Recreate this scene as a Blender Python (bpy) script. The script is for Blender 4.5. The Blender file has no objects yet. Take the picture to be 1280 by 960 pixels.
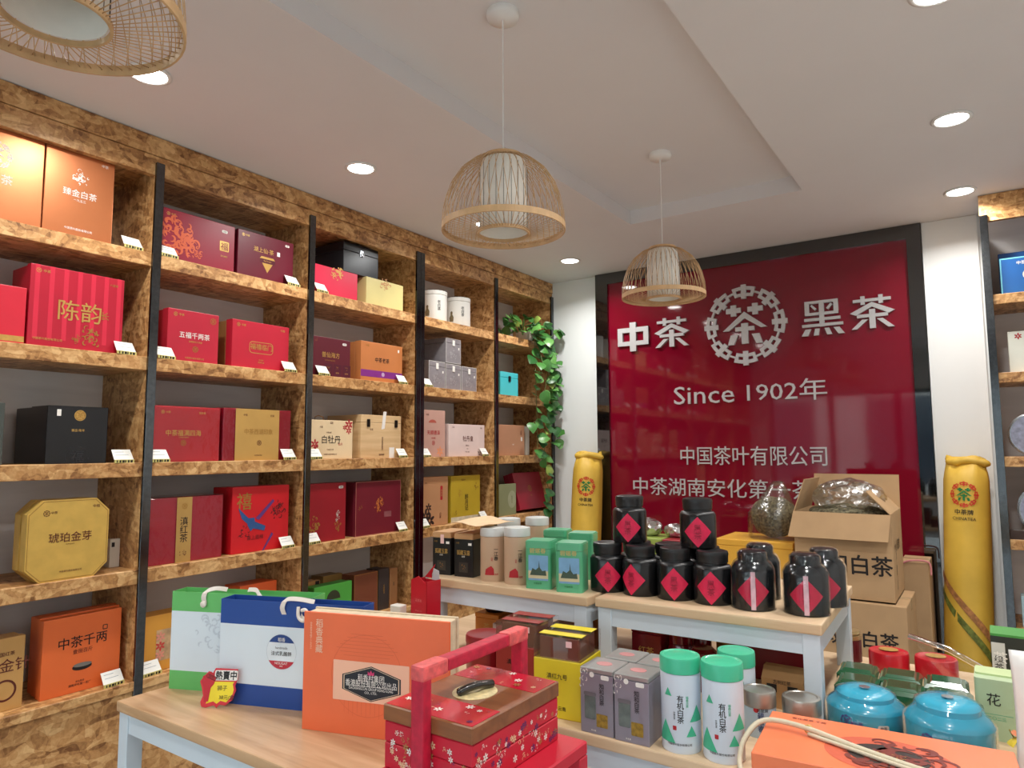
import bpy, bmesh, math, random
from mathutils import Vector, Matrix
from math import sin, cos, pi, radians

SC = bpy.context.scene
COL = SC.collection

# ------------------------------------------------------------------ camera
FPX, YAW, PITCH, ROLL = 867.45, 0.6003, 0.0930, -0.0047
CAM = Vector((2.745, 0.0, 1.55))
_f = Vector((-sin(YAW)*cos(PITCH), cos(YAW)*cos(PITCH), sin(PITCH)))
_r = Vector((cos(YAW), sin(YAW), 0.0))
_u = _r.cross(_f)
RT = _r*cos(ROLL) + _u*sin(ROLL)
UP = _u*cos(ROLL) - _r*sin(ROLL)
FW = _f
camd = bpy.data.cameras.new('camera')
camd.sensor_width = 36.0
camd.lens = FPX/1280*36.0
camd.clip_start = 0.02
cam = bpy.data.objects.new('camera', camd)
COL.objects.link(cam)
cam.matrix_world = Matrix(((RT.x, UP.x, -FW.x, CAM.x), (RT.y, UP.y, -FW.y, CAM.y), (RT.z, UP.z, -FW.z, CAM.z), (0, 0, 0, 1)))
SC.camera = cam

def at(px, py, ax, v):
    """point of the room on the plane ax = v that the photograph shows at (px, py)"""
    d = FW + RT*((px-640)/FPX) - UP*((py-480)/FPX)
    i = 'xyz'.index(ax)
    return CAM + d*((v-CAM[i])/d[i])

# ------------------------------------------------------------------ world, daylight, exposure
w = bpy.data.worlds.new('overcast_sky'); SC.world = w; w.use_nodes = True
bg = w.node_tree.nodes['Background']
bg.inputs[0].default_value = (0.82, 0.92, 1.0, 1); bg.inputs[1].default_value = 4.3
SC.view_settings.view_transform = 'Standard'
SC.view_settings.look = 'None'
SC.view_settings.exposure = 0.12
SC.view_settings.gamma = 1.0
SC.view_settings.use_curve_mapping = False
DOWNLIGHT_W = 8.0

# ------------------------------------------------------------------ materials
def lin(c):
    c = c/255.0
    return c/12.92 if c <= 0.04045 else ((c+0.055)/1.055)**2.4
def L3(rgb): return (lin(rgb[0]), lin(rgb[1]), lin(rgb[2]), 1.0)
MATS = {}
def pm(rgb, rough=0.5, metal=0.0, var=0.10, scale=14.0, bump=0.0, coat=0.0, name=None, spec=0.5, detail=4.0):
    """procedural principled material: colour broken up by noise, optional fine relief"""
    key = (tuple(rgb), rough, metal, var, scale, bump, coat, spec)
    if key in MATS: return MATS[key]
    m = bpy.data.materials.new(name or 'mat_%02x%02x%02x' % tuple(int(v) for v in rgb)); m.use_nodes = True
    nt = m.node_tree; n = nt.nodes; b = n['Principled BSDF']
    tc = n.new('ShaderNodeTexCoord'); no = n.new('ShaderNodeTexNoise')
    no.inputs['Scale'].default_value = scale; no.inputs['Detail'].default_value = detail
    nt.links.new(tc.outputs['Object'], no.inputs['Vector'])
    rp = n.new('ShaderNodeValToRGB')
    c = L3(rgb)
    lo = [v*(1-var) for v in c[:3]]+[1]; hi = [min(1, v*(1+var)) for v in c[:3]]+[1]
    rp.color_ramp.elements[0].position = 0.3; rp.color_ramp.elements[1].position = 0.7
    rp.color_ramp.elements[0].color = lo; rp.color_ramp.elements[1].color = hi
    nt.links.new(no.outputs['Fac'], rp.inputs['Fac']); nt.links.new(rp.outputs['Color'], b.inputs['Base Color'])
    b.inputs['Roughness'].default_value = rough; b.inputs['Metallic'].default_value = metal
    b.inputs['Coat Weight'].default_value = coat; b.inputs['Coat Roughness'].default_value = 0.06
    b.inputs['Specular IOR Level'].default_value = spec
    if bump:
        bp = n.new('ShaderNodeBump'); bp.inputs['Strength'].default_value = bump; bp.inputs['Distance'].default_value = 0.004
        nt.links.new(no.outputs['Fac'], bp.inputs['Height']); nt.links.new(bp.outputs['Normal'], b.inputs['Normal'])
    MATS[key] = m
    return m

def osb_mat(name, dark, mid, light, stretch=(1, 1, 1), rough=0.45, k=1.0):
    m = bpy.data.materials.new(name); m.use_nodes = True
    nt = m.node_tree; n = nt.nodes; b = n['Principled BSDF']; l = nt.links.new
    tc = n.new('ShaderNodeTexCoord')
    wn = n.new('ShaderNodeTexNoise'); wn.inputs['Scale'].default_value = 5.0; wn.inputs['Detail'].default_value = 2
    l(tc.outputs['Object'], wn.inputs['Vector'])
    add = n.new('ShaderNodeMixRGB'); add.blend_type = 'ADD'; add.inputs[0].default_value = 0.10
    l(tc.outputs['Object'], add.inputs[1]); l(wn.outputs['Color'], add.inputs[2])
    outs = []
    for i, (rot, sc) in enumerate((((0.5, 0.6, 0.4), (11, 60, 50)), ((-0.7, 0.3, 1.1), (64, 13, 22)), ((0.2, 1.2, 2.0), (52, 16, 60)))):
        mp = n.new('ShaderNodeMapping'); mp.inputs['Rotation'].default_value = rot
        mp.inputs['Scale'].default_value = tuple(v*k for v in sc)
        l(add.outputs[0], mp.inputs['Vector'])
        vo = n.new('ShaderNodeTexVoronoi'); vo.inputs['Scale'].default_value = 1.0
        l(mp.outputs[0], vo.inputs['Vector'])
        bw = n.new('ShaderNodeSeparateColor'); l(vo.outputs['Color'], bw.inputs[0])
        outs.append(bw.outputs[i])
    m1 = n.new('ShaderNodeMix'); m1.data_type = 'FLOAT'
    l(wn.outputs['Fac'], m1.inputs[0]); l(outs[0], m1.inputs[2]); l(outs[1], m1.inputs[3])
    m2 = n.new('ShaderNodeMix'); m2.data_type = 'FLOAT'; m2.inputs[0].default_value = 0.4
    l(m1.outputs[0], m2.inputs[2]); l(outs[2], m2.inputs[3])
    fn = n.new('ShaderNodeTexNoise'); fn.inputs['Scale'].default_value = 90; fn.inputs['Detail'].default_value = 3
    l(tc.outputs['Object'], fn.inputs['Vector'])
    m3 = n.new('ShaderNodeMix'); m3.data_type = 'FLOAT'; m3.inputs[0].default_value = 0.3
    l(m2.outputs[0], m3.inputs[2]); l(fn.outputs['Fac'], m3.inputs[3])
    rp = n.new('ShaderNodeValToRGB'); cr = rp.color_ramp
    cr.elements[0].position = 0.22; cr.elements[0].color = L3(dark)
    cr.elements[1].position = 0.78; cr.elements[1].color = L3(light)
    e = cr.elements.new(0.48); e.color = L3(mid)
    l(m3.outputs[0], rp.inputs[0]); l(rp.outputs[0], b.inputs['Base Color'])
    bp = n.new('ShaderNodeBump'); bp.inputs['Strength'].default_value = 0.25; bp.inputs['Distance'].default_value = 0.002
    l(m3.outputs[0], bp.inputs['Height']); l(bp.outputs[0], b.inputs['Normal'])
    b.inputs['Roughness'].default_value = rough
    return m

def grain_mat(name, a, bcol, rough=0.4, sc=(1.5, 22, 22)):
    m = bpy.data.materials.new(name); m.use_nodes = True
    nt = m.node_tree; n = nt.nodes; b = n['Principled BSDF']; l = nt.links.new
    tc = n.new('ShaderNodeTexCoord'); mp = n.new('ShaderNodeMapping'); mp.inputs['Scale'].default_value = sc
    l(tc.outputs['Object'], mp.inputs[0])
    no = n.new('ShaderNodeTexNoise'); no.inputs['Scale'].default_value = 1.0; no.inputs['Detail'].default_value = 5; no.inputs['Distortion'].default_value = 0.6
    l(mp.outputs[0], no.inputs['Vector'])
    rp = n.new('ShaderNodeValToRGB'); rp.color_ramp.elements[0].position = .32; rp.color_ramp.elements[1].position = .68
    rp.color_ramp.elements[0].color = L3(a); rp.color_ramp.elements[1].color = L3(bcol)
    l(no.outputs['Fac'], rp.inputs[0]); l(rp.outputs[0], b.inputs['Base Color']); b.inputs['Roughness'].default_value = rough
    return m

def film_mat(name, alpha=0.75, rough=0.08, tint=(1, 1, 1), bump=0.3, gloss=(1, 1, 1)):
    """clear plastic or glass: mostly see-through with a glossy skin"""
    m = bpy.data.materials.new(name); m.use_nodes = True
    nt = m.node_tree; n = nt.nodes; l = nt.links.new
    n.remove(n['Principled BSDF']); o = n['Material Output']
    tr = n.new('ShaderNodeBsdfTransparent'); tr.inputs[0].default_value = (*tint, 1)
    gl = n.new('ShaderNodeBsdfGlossy'); gl.inputs['Roughness'].default_value = rough; gl.inputs[0].default_value = (*gloss, 1)
    fr = n.new('ShaderNodeFresnel'); fr.inputs[0].default_value = 1.45
    mx = n.new('ShaderNodeMixShader')
    mth = n.new('ShaderNodeMath'); mth.operation = 'MULTIPLY_ADD'; mth.inputs[1].default_value = 0.6; mth.inputs[2].default_value = (1-alpha)*0.25
    l(fr.outputs[0], mth.inputs[0]); l(mth.outputs[0], mx.inputs[0]); l(tr.outputs[0], mx.inputs[1]); l(gl.outputs[0], mx.inputs[2])
    if bump:
        tc = n.new('ShaderNodeTexCoord'); no = n.new('ShaderNodeTexNoise'); no.inputs['Scale'].default_value = 25
        l(tc.outputs['Object'], no.inputs['Vector'])
        bp = n.new('ShaderNodeBump'); bp.inputs['Strength'].default_value = bump; bp.inputs['Distance'].default_value = 0.01
        l(no.outputs['Fac'], bp.inputs['Height']); l(bp.outputs[0], gl.inputs['Normal']); l(bp.outputs[0], fr.inputs['Normal'])
    l(mx.outputs[0], o.inputs[0])
    return m

def emit_mat(name, rgb, s):
    m = bpy.data.materials.new(name); m.use_nodes = True
    b = m.node_tree.nodes['Principled BSDF']
    b.inputs['Base Color'].default_value = (1, 1, 1, 1)
    b.inputs['Emission Color'].default_value = (*rgb, 1); b.inputs['Emission Strength'].default_value = s
    return m

M_OSB = osb_mat('osb_board', (122, 78, 40), (188, 138, 84), (226, 184, 128))
M_OSBS = M_OSB
M_OSBB = osb_mat('osb_base_panel', (122, 78, 40), (188, 138, 84), (226, 184, 128), k=0.75)
M_BACK = grain_mat('shelf_back_panel', (214, 209, 207), (228, 224, 222), .6, (2, 2, 14))
M_STEEL = pm((98, 102, 106), .16, 1.0, .15, 60, name='dark_steel')
M_CEIL = pm((226, 224, 225), .9, 0, .015, 3, name='ceiling_paint')
M_WALL = pm((236, 240, 240), .75, 0, .015, 3, name='white_wall_paint')
M_WHITE = pm((240, 240, 238), .5, 0, .02, 10, name='white_plastic')
M_TOP = grain_mat('table_top_wood', (182, 142, 104), (216, 180, 142), .35, (2.2, 26, 26))
M_TOP2 = grain_mat('riser_top_wood', (206, 176, 138), (224, 198, 164), .4, (2.2, 26, 26))
M_FRAME = pm((206, 218, 228), .4, 0, .02, 8, name='table_frame_paint')
M_FLOOR = pm((172, 170, 166), .3, 0, .1, 4, name='floor_tile')
M_BLACKGLASS = pm((10, 11, 12), .03, 0, .05, 4, coat=1.0, name='black_mirror_glass', spec=1.0)
M_REDGLASS = pm((124, 10, 36), .05, 0, .03, 2, coat=0.3, name='red_backpainted_glass')
M_SILVER = pm((205, 206, 208), .38, .35, .05, 40, name='brushed_silver_letters')
M_BAMBOO = pm((206, 168, 122), .5, 0, .12, 30, name='bamboo')
M_SHADE = pm((236, 232, 222), .8, 0, .03, 30, name='lamp_fabric')
M_GOLD = pm((206, 166, 92), .35, .45, .12, 60, name='gold_print')
M_DGOLD = pm((170, 126, 60), .4, .3, .12, 60, name='dark_gold_print')
M_WPRINT = pm((238, 234, 228), .5, 0, .03, 60, name='white_print')
M_BPRINT = pm((26, 20, 20), .5, 0, .08, 60, name='black_print')
M_RPRINT = pm((176, 30, 40), .5, 0, .08, 60, name='red_print')
M_GPRINT = pm((24, 110, 50), .5, 0, .08, 60, name='green_print')
M_FILM = film_mat('cellophane', .97, .06)
M_GLASS = film_mat('window_glass', .95, .02, (.96, .98, .97), 0)
M_CARD = pm((186, 152, 112), .75, 0, .06, 9, name='corrugated_card')
M_CARD2 = M_CARD
M_KRAFT = pm((180, 136, 88), .7, 0, .08, 16, name='kraft_paper')

# ------------------------------------------------------------------ builders
def link(o, parent=None):
    COL.objects.link(o)
    if parent is not None: o.parent = parent
    return o
def thing(name, label, cat, loc=(0, 0, 0), rz=0.0, group=None, rot=None):
    o = bpy.data.objects.new(name, None); o.empty_display_size = 0.05
    COL.objects.link(o); o.location = loc
    o.rotation_euler = rot if rot else (0, 0, rz)
    o['label'] = label; o['category'] = cat
    if group: o['group'] = group
    return o
def tag(o, label, cat, group=None):
    o['label'] = label; o['category'] = cat
    if group: o['group'] = group
    return o
def mesh_of(bm, name, smooth=False):
    me = bpy.data.meshes.new(name); bm.to_mesh(me); bm.free()
    if smooth:
        for p in me.polygons: p.use_smooth = True
    return me
def obj(name, me, mat, parent=None, loc=(0, 0, 0), rot=(0, 0, 0), sc=(1, 1, 1), smooth=False, label=None):
    if isinstance(me, bmesh.types.BMesh): me = mesh_of(me, name, smooth)
    if mat is not None and not me.materials: me.materials.append(mat)
    elif mat is not None and me.materials[0] != mat:
        me = me.copy(); me.materials[0] = mat
    o = bpy.data.objects.new(name, me); link(o, parent)
    o.location = loc; o.rotation_euler = rot; o.scale = sc
    if label: o['label'] = label
    return o
def struct(name, bm, mat, **k):
    o = obj(name, bm, mat, **k); o['kind'] = 'structure'; return o
def addbox(bm, x0, x1, y0, y1, z0, z1):
    vs = [bm.verts.new((x, y, z)) for z in (z0, z1) for y in (y0, y1) for x in (x0, x1)]
    for f in ((0, 2, 3, 1), (4, 5, 7, 6), (0, 1, 5, 4), (2, 6, 7, 3), (0, 4, 6, 2), (1, 3, 7, 5)):
        bm.faces.new([vs[i] for i in f])
def box(x0, x1, y0, y1, z0, z1, bev=0.0, seg=1):
    bm = bmesh.new(); addbox(bm, min(x0, x1), max(x0, x1), min(y0, y1), max(y0, y1), min(z0, z1), max(z0, z1))
    if bev: bmesh.ops.bevel(bm, geom=list(bm.edges), offset=bev, segments=seg, profile=.6, affect='EDGES')
    return bm
def boxes(lst):
    bm = bmesh.new()
    for b in lst: addbox(bm, *b)
    return bm
def lathe(prof, n=32, cap=True):
    bm = bmesh.new(); rings = []
    for r, z in prof:
        rings.append([bm.verts.new((r*cos(2*pi*i/n), r*sin(2*pi*i/n), z)) for i in range(n)] if r > 1e-5 else [bm.verts.new((0, 0, z))])
    for a, b in zip(rings, rings[1:]):
        for i in range(n):
            j = (i+1) % n
            if len(a) == 1 and len(b) == 1: continue
            if len(a) == 1: bm.faces.new((a[0], b[j], b[i])) if False else bm.faces.new((a[0], b[i], b[j]))
            elif len(b) == 1: bm.faces.new((a[i], a[j], b[0]))
            else: bm.faces.new((a[i], a[j], b[j], b[i]))
    if cap:
        if len(rings[0]) > 1: bm.faces.new(list(reversed(rings[0])))
        if len(rings[-1]) > 1: bm.faces.new(rings[-1])
    bmesh.ops.recalc_face_normals(bm, faces=bm.faces)
    return bm
def autosmooth(me, ang=35):
    for p in me.polygons: p.use_smooth = True
    me.set_sharp_from_angle(angle=radians(ang))
    return me
def tube(bm, pts, r, n=6, closed=False):
    pts = [Vector(p) for p in pts]; rings = []; N = len(pts)
    for i, p in enumerate(pts):
        a = pts[(i-1) % N] if (closed or i > 0) else p
        b = pts[(i+1) % N] if (closed or i < N-1) else p
        t = (b-a).normalized()
        ref = Vector((0, 0, 1)) if abs(t.z) < .9 else Vector((1, 0, 0))
        s = t.cross(ref).normalized(); q = s.cross(t)
        rr = r[i] if isinstance(r, (list, tuple)) else r
        rings.append([bm.verts.new(p + s*(rr*cos(2*pi*k/n)) + q*(rr*sin(2*pi*k/n))) for k in range(n)])
    for i in range(N if closed else N-1):
        a, b = rings[i], rings[(i+1) % N]
        for k in range(n): bm.faces.new((a[k], a[(k+1) % n], b[(k+1) % n], b[k]))
    if not closed:
        bm.faces.new(list(reversed(rings[0]))); bm.faces.new(rings[-1])
    return bm
def prism(poly, h, bm=None, z0=0.0):
    """flat polygon (x, y) given thickness h along z; h = 0 makes a flat print"""
    bm = bm or bmesh.new()
    lo = [bm.verts.new((x, y, z0)) for x, y in poly]
    if h == 0:
        bm.faces.new(lo); return bm
    hi = [bm.verts.new((x, y, z0+h)) for x, y in poly]
    bm.faces.new(list(reversed(lo))); bm.faces.new(hi)
    for i in range(len(poly)):
        j = (i+1) % len(poly); bm.faces.new((lo[i], lo[j], hi[j], hi[i]))
    return bm
def disc(r, n=28, sx=1.0): return [(r*sx*cos(2*pi*i/n), r*sin(2*pi*i/n)) for i in range(n)]
def rrect(w, h, r, n=4):
    out = []
    for cx, cy, a in ((w/2-r, h/2-r, 0), (-w/2+r, h/2-r, 90), (-w/2+r, -h/2+r, 180), (w/2-r, -h/2+r, 270)):
        for k in range(n+1):
            t = radians(a+90*k/n); out.append((cx+r*cos(t), cy+r*sin(t)))
    return out
def ringpoly(outer, inner, bm=None, z0=0.0):
    bm = bm or bmesh.new()
    a = [bm.verts.new((*p, z0)) for p in outer]; b = [bm.verts.new((*p, z0)) for p in inner]
    for i in range(len(a)):
        j = (i+1) % len(a); bm.faces.new((a[i], a[j], b[j], b[i]))
    return bm

# ---- writing
TXT = {}
def text_me(s, vert=False, bold=0.0, ext=0.0):
    """lettering as a mesh centred on the origin: line height 1 (column width 1 when vertical)"""
    key = (s, vert, bold, ext)
    if key in TXT: return TXT[key]
    cu = bpy.data.curves.new('lettering', 'FONT')
    cu.body = '\n'.join(s) if vert else s
    cu.size = 1.0; cu.align_x = 'CENTER'; cu.align_y = 'CENTER'; cu.resolution_u = 2
    cu.extrude = ext
    if vert: cu.space_line = 0.95
    o = bpy.data.objects.new('lettering', cu); COL.objects.link(o)
    me = bpy.data.meshes.new_from_object(o)
    COL.objects.unlink(o); bpy.data.objects.remove(o); bpy.data.curves.remove(cu)
    if len(me.vertices) == 0: return None
    xs = [v.co.x for v in me.vertices]; ys = [v.co.y for v in me.vertices]
    cx, cy = (min(xs)+max(xs))/2, (min(ys)+max(ys))/2
    k = 1.0/((max(xs)-min(xs)) if vert else (max(ys)-min(ys)))
    for v in me.vertices: v.co = Vector(((v.co.x-cx)*k, (v.co.y-cy)*k, v.co.z*k if not ext else v.co.z*k))
    me.materials.clear()
    if bold and not ext:                        # heavier strokes: slightly shifted layers
        bm = bmesh.new(); b_ = bold*.9
        for q, (dx, dy) in enumerate(((b_, 0), (-b_, 0), (0, b_), (0, -b_))):
            i0 = len(bm.verts); bm.from_mesh(me); bm.verts.ensure_lookup_table()
            for v in bm.verts[i0:]: v.co += Vector((dx, dy, .00003*q))
        bm.to_mesh(me); bm.free()
    me['w'] = (max(xs)-min(xs))*k; me['h'] = (max(ys)-min(ys))*k
    TXT[key] = me
    return me

def wrapped(me, R, sx, sy, name='print'):
    """bend a flat mesh (x, y) round a vertical cylinder of radius R whose front is local -y"""
    m = me.copy()
    for v in m.vertices:
        a = v.co.x*sx/R; rr = R + v.co.z*sx
        v.co = Vector((rr*sin(a), -rr*cos(a), v.co.y*sy))
    return m
def gridded(poly_bm, step):
    """slice a flat bmesh into strips along x so that it bends smoothly"""
    bm = poly_bm
    xs = [v.co.x for v in bm.verts]; x = min(xs)+step
    while x < max(xs):
        bmesh.ops.bisect_plane(bm, geom=list(bm.verts)+list(bm.edges)+list(bm.faces), plane_co=(x, 0, 0), plane_no=(1, 0, 0))
        x += step
    return bm

EPS = 0.0004
BODY = {}
class Face:
    """front face of a box-like thing in its local frame (x right, -y towards the viewer, z up)"""
    def __init__(s, root, w, h, yf, k=0): s.root, s.w, s.h, s.yf, s.k = root, w, h, yf, k
    def put(s, me, mat, u, v, sx, sy=None, name='print', rot=0.0, lift=1):
        sy = sx if sy is None else sy
        return obj(name, me, mat, s.root, (-s.w/2+u*s.w, s.yf-EPS*lift, v*s.h), (pi/2, rot, 0), (sx, sy, 1))
    def text(s, t, u, v, size, mat, vert=False, bold=0.006, maxw=None, lift=2, name='printed_text'):
        me = text_me(t, vert, bold)
        if me is None: return
        sx = sy = size
        if maxw and me['w']*sx > maxw: sx = maxw/me['w']
        return s.put(me, mat, u, v, sx, sy, name, lift=lift)
    def rect(s, u, v, w, h, mat, r=0.0, name='printed_band', lift=1):
        return s.put(prism(rrect(w, h, r) if r else [(-w/2, -h/2), (w/2, -h/2), (w/2, h/2), (-w/2, h/2)], 0), mat, u, v, 1, 1, name, lift=lift)
    def poly(s, pts, u, v, k, mat, name='printed_emblem', lift=1, ky=None): return s.put(prism(pts, 0), mat, u, v, k, ky or k, name, lift=lift)
    def frame(s, u, v, w, h, t, mat, r=0.0, name='printed_frame', lift=1):
        a = rrect(w, h, max(r, .0005)); b = rrect(w-2*t, h-2*t, max(r-t, .0003)); return s.put(ringpoly(a, b), mat, u, v, 1, 1, name, lift=lift)
    def ring(s, u, v, r, t, mat, name='printed_ring', lift=1): return s.put(ringpoly(disc(r), disc(r-t)), mat, u, v, 1, 1, name, lift=lift)
    def logo(s, u, v, r, mat, name='tea_emblem', lift=1): return s.put(LOGO, mat, u, v, r, r, name, lift=lift)
    def swirl(s, u, v, r, mat, seed=1, n=16, name='printed_ornament', lift=1, sq=1.0): return s.put(swirl(seed, n), mat, u, v, r, r*sq, name, lift=lift)
    def brand(s, u, v, size, mat):
        s.logo(u, v, size*.62, mat); s.text('中茶', u+size*1.9/s.w, v, size*.8, mat)

def arcpoly(r0, r1, a0, a1, n=4):
    A = [a0+(a1-a0)*i/n for i in range(n+1)]
    return [(r1*sin(a), r1*cos(a)) for a in A] + [(r0*sin(a), r0*cos(a)) for a in reversed(A)]
def rotp(poly, a): return [(x*cos(a)+y*sin(a), -x*sin(a)+y*cos(a)) for x, y in poly]
CHA = [[(-.37+dx*sg*0, 0)] for dx, sg in ()]
def cha_polys():
    P = []
    for sx in (-1, 1):
        c = .275*sx; y = .39
        P += [[(c-.19, y-.065), (c+.19, y-.065), (c+.19, y+.065), (c-.19, y+.065)], [(c-.07, y-.145), (c+.07, y-.145), (c+.07, y+.145), (c-.07, y+.145)]]
    P += [[(0, .34), (0, .17), (-.40, -.13), (-.56, -.13)], [(0, .34), (.56, -.10), (.40, -.10), (0, .17)]]
    P += [[(-.085, .04), (-.085, -.49), (.085, -.49), (.085, .04)], [(-.24, -.05), (-.24, -.16), (.24, -.16), (.24, -.05)]]
    P += [[(-.36, -.25), (-.17, -.25), (-.28, -.50), (-.44, -.50)], [(.36, -.25), (.44, -.50), (.28, -.50), (.17, -.25)]]
    return P
def ring_polys():
    P = []; g = radians(17.5)
    for k in range(8):
        a = k*pi/4
        for p in (arcpoly(.75, .83, -g, g, 6), arcpoly(.91, 1.0, -g, g, 6), arcpoly(.83, .91, -g, -g+.09, 1), arcpoly(.83, .91, g-.09, g, 1),
                  [(-.065, .68), (.065, .68), (.065, 1.05), (-.065, 1.05)], arcpoly(.85, .90, g, pi/4-g, 2)):
            P.append(rotp(p, a))
    return P
def polys_me(P, h=0.0, name='emblem'):
    bm = bmesh.new()
    for q, p in enumerate(P): prism(p, h+.0002*(q % 9) if h else 0, bm, 0.0 if h else .00002*(q % 9))
    if h: bmesh.ops.recalc_face_normals(bm, faces=bm.faces)
    else:
        for f in bm.faces:
            f.normal_update()
            if f.normal.z < 0: f.normal_flip()
    return mesh_of(bm, name)
LOGO = polys_me(ring_polys()+cha_polys())
RING = polys_me(ring_polys())
CHAM = polys_me(cha_polys())
_sw = {}
def swirl(seed, n=16):
    """round ornament of curling ribbons, radius 1"""
    if (seed, n) in _sw: return _sw[(seed, n)]
    rnd = random.Random(seed); bm = bmesh.new()
    for k in range(n):
        a = rnd.uniform(0, 2*pi); r = rnd.uniform(.15, .85); cx, cy = r*cos(a), r*sin(a)
        R = rnd.uniform(.08, .26); t0 = rnd.uniform(0, 2*pi); span = rnd.uniform(2.5, 5.0); wd = rnd.uniform(.025, .06)
        L = []
        for i in range(11):
            t = t0+span*i/10; q = R*(1-.05*i); ww = wd*sin(pi*(i+.5)/11)+.006
            L.append(((cx+(q+ww)*cos(t), cy+(q+ww)*sin(t)), (cx+(q-ww)*cos(t), cy+(q-ww)*sin(t))))
        for p, q in zip(L, L[1:]):
            vs = [bm.verts.new((x, y, .00002*k)) for x, y in (p[0], q[0], q[1], p[1])]; bm.faces.new(vs)
    _sw[(seed, n)] = mesh_of(bm, 'ornament'); return _sw[(seed, n)]
def petals(n=6, r0=.15, seed=0):
    rnd = random.Random(seed); P = []
    for k in range(n):
        a = 2*pi*k/n+rnd.uniform(-.1, .1); q = []
        for i in range(10):
            t = 2*pi*i/10; x, y = .2*cos(t), .5+.48*sin(t)*(.9 if sin(t) > 0 else .75)
            q.append((x*cos(a)+y*sin(a), -x*sin(a)+y*cos(a)))
        P.append(q)
    return polys_me(P)
FLOWER = petals()
# ------------------------------------------------------------------ the room
YB, ZC, XL, XR, YF = 4.5675, 2.83, -0.36, 3.55, -1.6
SY = [-0.90, -0.115, 0.67, 1.456, 2.2353, 3.0384, 3.811, 4.5675]
SZ = {1: 2.3434, 2: 1.9218, 3: 1.5026, 4: 1.0903, 5: 0.6743}
TX0, TX1, TY0, TY1, TD = 1.115, 2.045, -0.55, 3.595, 0.08

struct('floor', box(XL, XR, YF, YB, -0.1, 0), M_FLOOR)
struct('ceiling', boxes([(XL, TX0, YF, YB, ZC, ZC+.3), (TX1, XR, YF, YB, ZC, ZC+.3), (TX0, TX1, YF, TY0, ZC, ZC+.3), (TX0, TX1, TY1, YB, ZC, ZC+.3),
                         (TX0, TX1, TY0, TY1, ZC+TD, ZC+.3)]), M_CEIL)
struct('wall_left', box(XL-.1, XL, YF, YB, -.1, ZC+.3), M_WALL)
struct('wall_right', box(XR, XR+.1, YF, YB, -.1, ZC+.3), M_WALL)
struct('wall_back', box(XL-.1, XR+.1, YB, YB+.1, -.1, ZC+.3), M_WALL)
# shop front behind the camera: header, side piece, glazed bays in dark frames
OX0, OX1, OZ = 0.08, 3.42, 2.32
struct('wall_front', boxes([(XL-.1, OX0, YF-.12, YF, -.1, ZC+.3), (OX1, XR+.1, YF-.12, YF, -.1, ZC+.3), (OX0, OX1, YF-.12, YF, OZ, ZC+.3)]), M_WALL)
M_FRM = pm((52, 50, 52), .35, .6, .08, 20, name='shopfront_frame')
NX = 4
for k in range(NX):
    a = OX0+(OX1-OX0)*k/NX; b = OX0+(OX1-OX0)*(k+1)/NX
    nm = 'door_1' if k == 1 else 'window_%d' % (k+1 if k < 1 else k)
    fr = struct(nm, boxes([(a, a+.04, YF-.08, YF-.03, 0, OZ), (b-.04, b, YF-.08, YF-.03, 0, OZ), (a+.04, b-.04, YF-.08, YF-.03, OZ-.05, OZ), (a+.04, b-.04, YF-.08, YF-.03, 0, .06)]), M_FRM)
    obj('pane', box(a+.04, b-.04, YF-.06, YF-.052, .06, OZ-.05), M_GLASS, fr)
    if k == 1:
        bm = bmesh.new(); tube(bm, [(b-.1, YF-.03, .85), (b-.1, YF+.02, .88), (b-.1, YF+.02, 1.32), (b-.1, YF-.03, 1.35)], .012); obj('door_handle', bm, M_STEEL, fr)
struct('street_pavement', box(-14, 18, -16, YF-.12, -.15, -.05), pm((150, 150, 148), .8, 0, .1, 1.2, name='pavement'))
ft = thing('street_facade', 'pale building front across the street seen in the sign glass', 'building', (1.5, -13, -.05))
obj('wall', box(-11, 11, -.6, 0, 0, 4.2), pm((190, 186, 182), .8, 0, .08, 1, name='render_wall'), ft)
for k in range(5): obj('window', box(-9.6+4*k, -7+4*k, 0, .05, .6, 3), pm((60, 70, 80), .1, 0, .1, 1, name='far_window'), ft)

# ------------------------------------------------------------------ left shelving
DEP = 0.35
def shelving(label, ys, tail_left=True):
    y0 = ys[0]; r = thing('shelving_unit', label, 'shelves', (0, y0, 0), 0)
    Y = [y-y0 for y in ys]; yl, yr = 0.0, Y[-1]
    for a, b in zip(Y, Y[1:]):
        for z in SZ.values():
            if z == SZ[5]: obj('ledge_board', box(-DEP, .012, a+.0152, b-.0152, z-.035, z, .002), M_OSB, r)
            else: obj('shelf_board', box(-DEP, 0, a+.0152, b-.0152, z-.055, z, .002), M_OSB, r)
        obj('base_panel', box(-.04, -.004, a+.002, b-.002, 0, SZ[5]-.036), M_OSBB, r)
        obj('top_board', box(-DEP, -.031, a+.0152, b-.0152, 2.69, 2.72), M_OSBS, r)
        obj('back_panel', box(-DEP-.008, -DEP-.001, a, b, 0, ZC-.002), M_BACK, r)
    for i, y in enumerate(Y):
        e = -.015 if i else 0.0
        obj('side_panel', box(-DEP, -.001, y+(e if i < len(Y)-1 else -.03), y+(.015 if i < len(Y)-1 else 0) if i else .015, SZ[5]-.6, 2.7195), M_OSBS, r)
    obj('fascia', box(-.03, .0004, yl, yr, 2.668, 2.748, .001), M_OSB, r)
    obj('fascia', box(-.03, .006, yl, yr, 2.750, ZC-.003, .001), M_OSBS, r)
    for i, y in enumerate(Y):
        o = .018 if i == 0 else (-.018 if i == len(Y)-1 else 0)
        obj('steel_upright', box(.0005, .014, y+o-.017, y+o+.017, 0, 2.72 if i < len(Y)-1 or True else 2.6, .001), M_STEEL, r)
    return r
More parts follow.
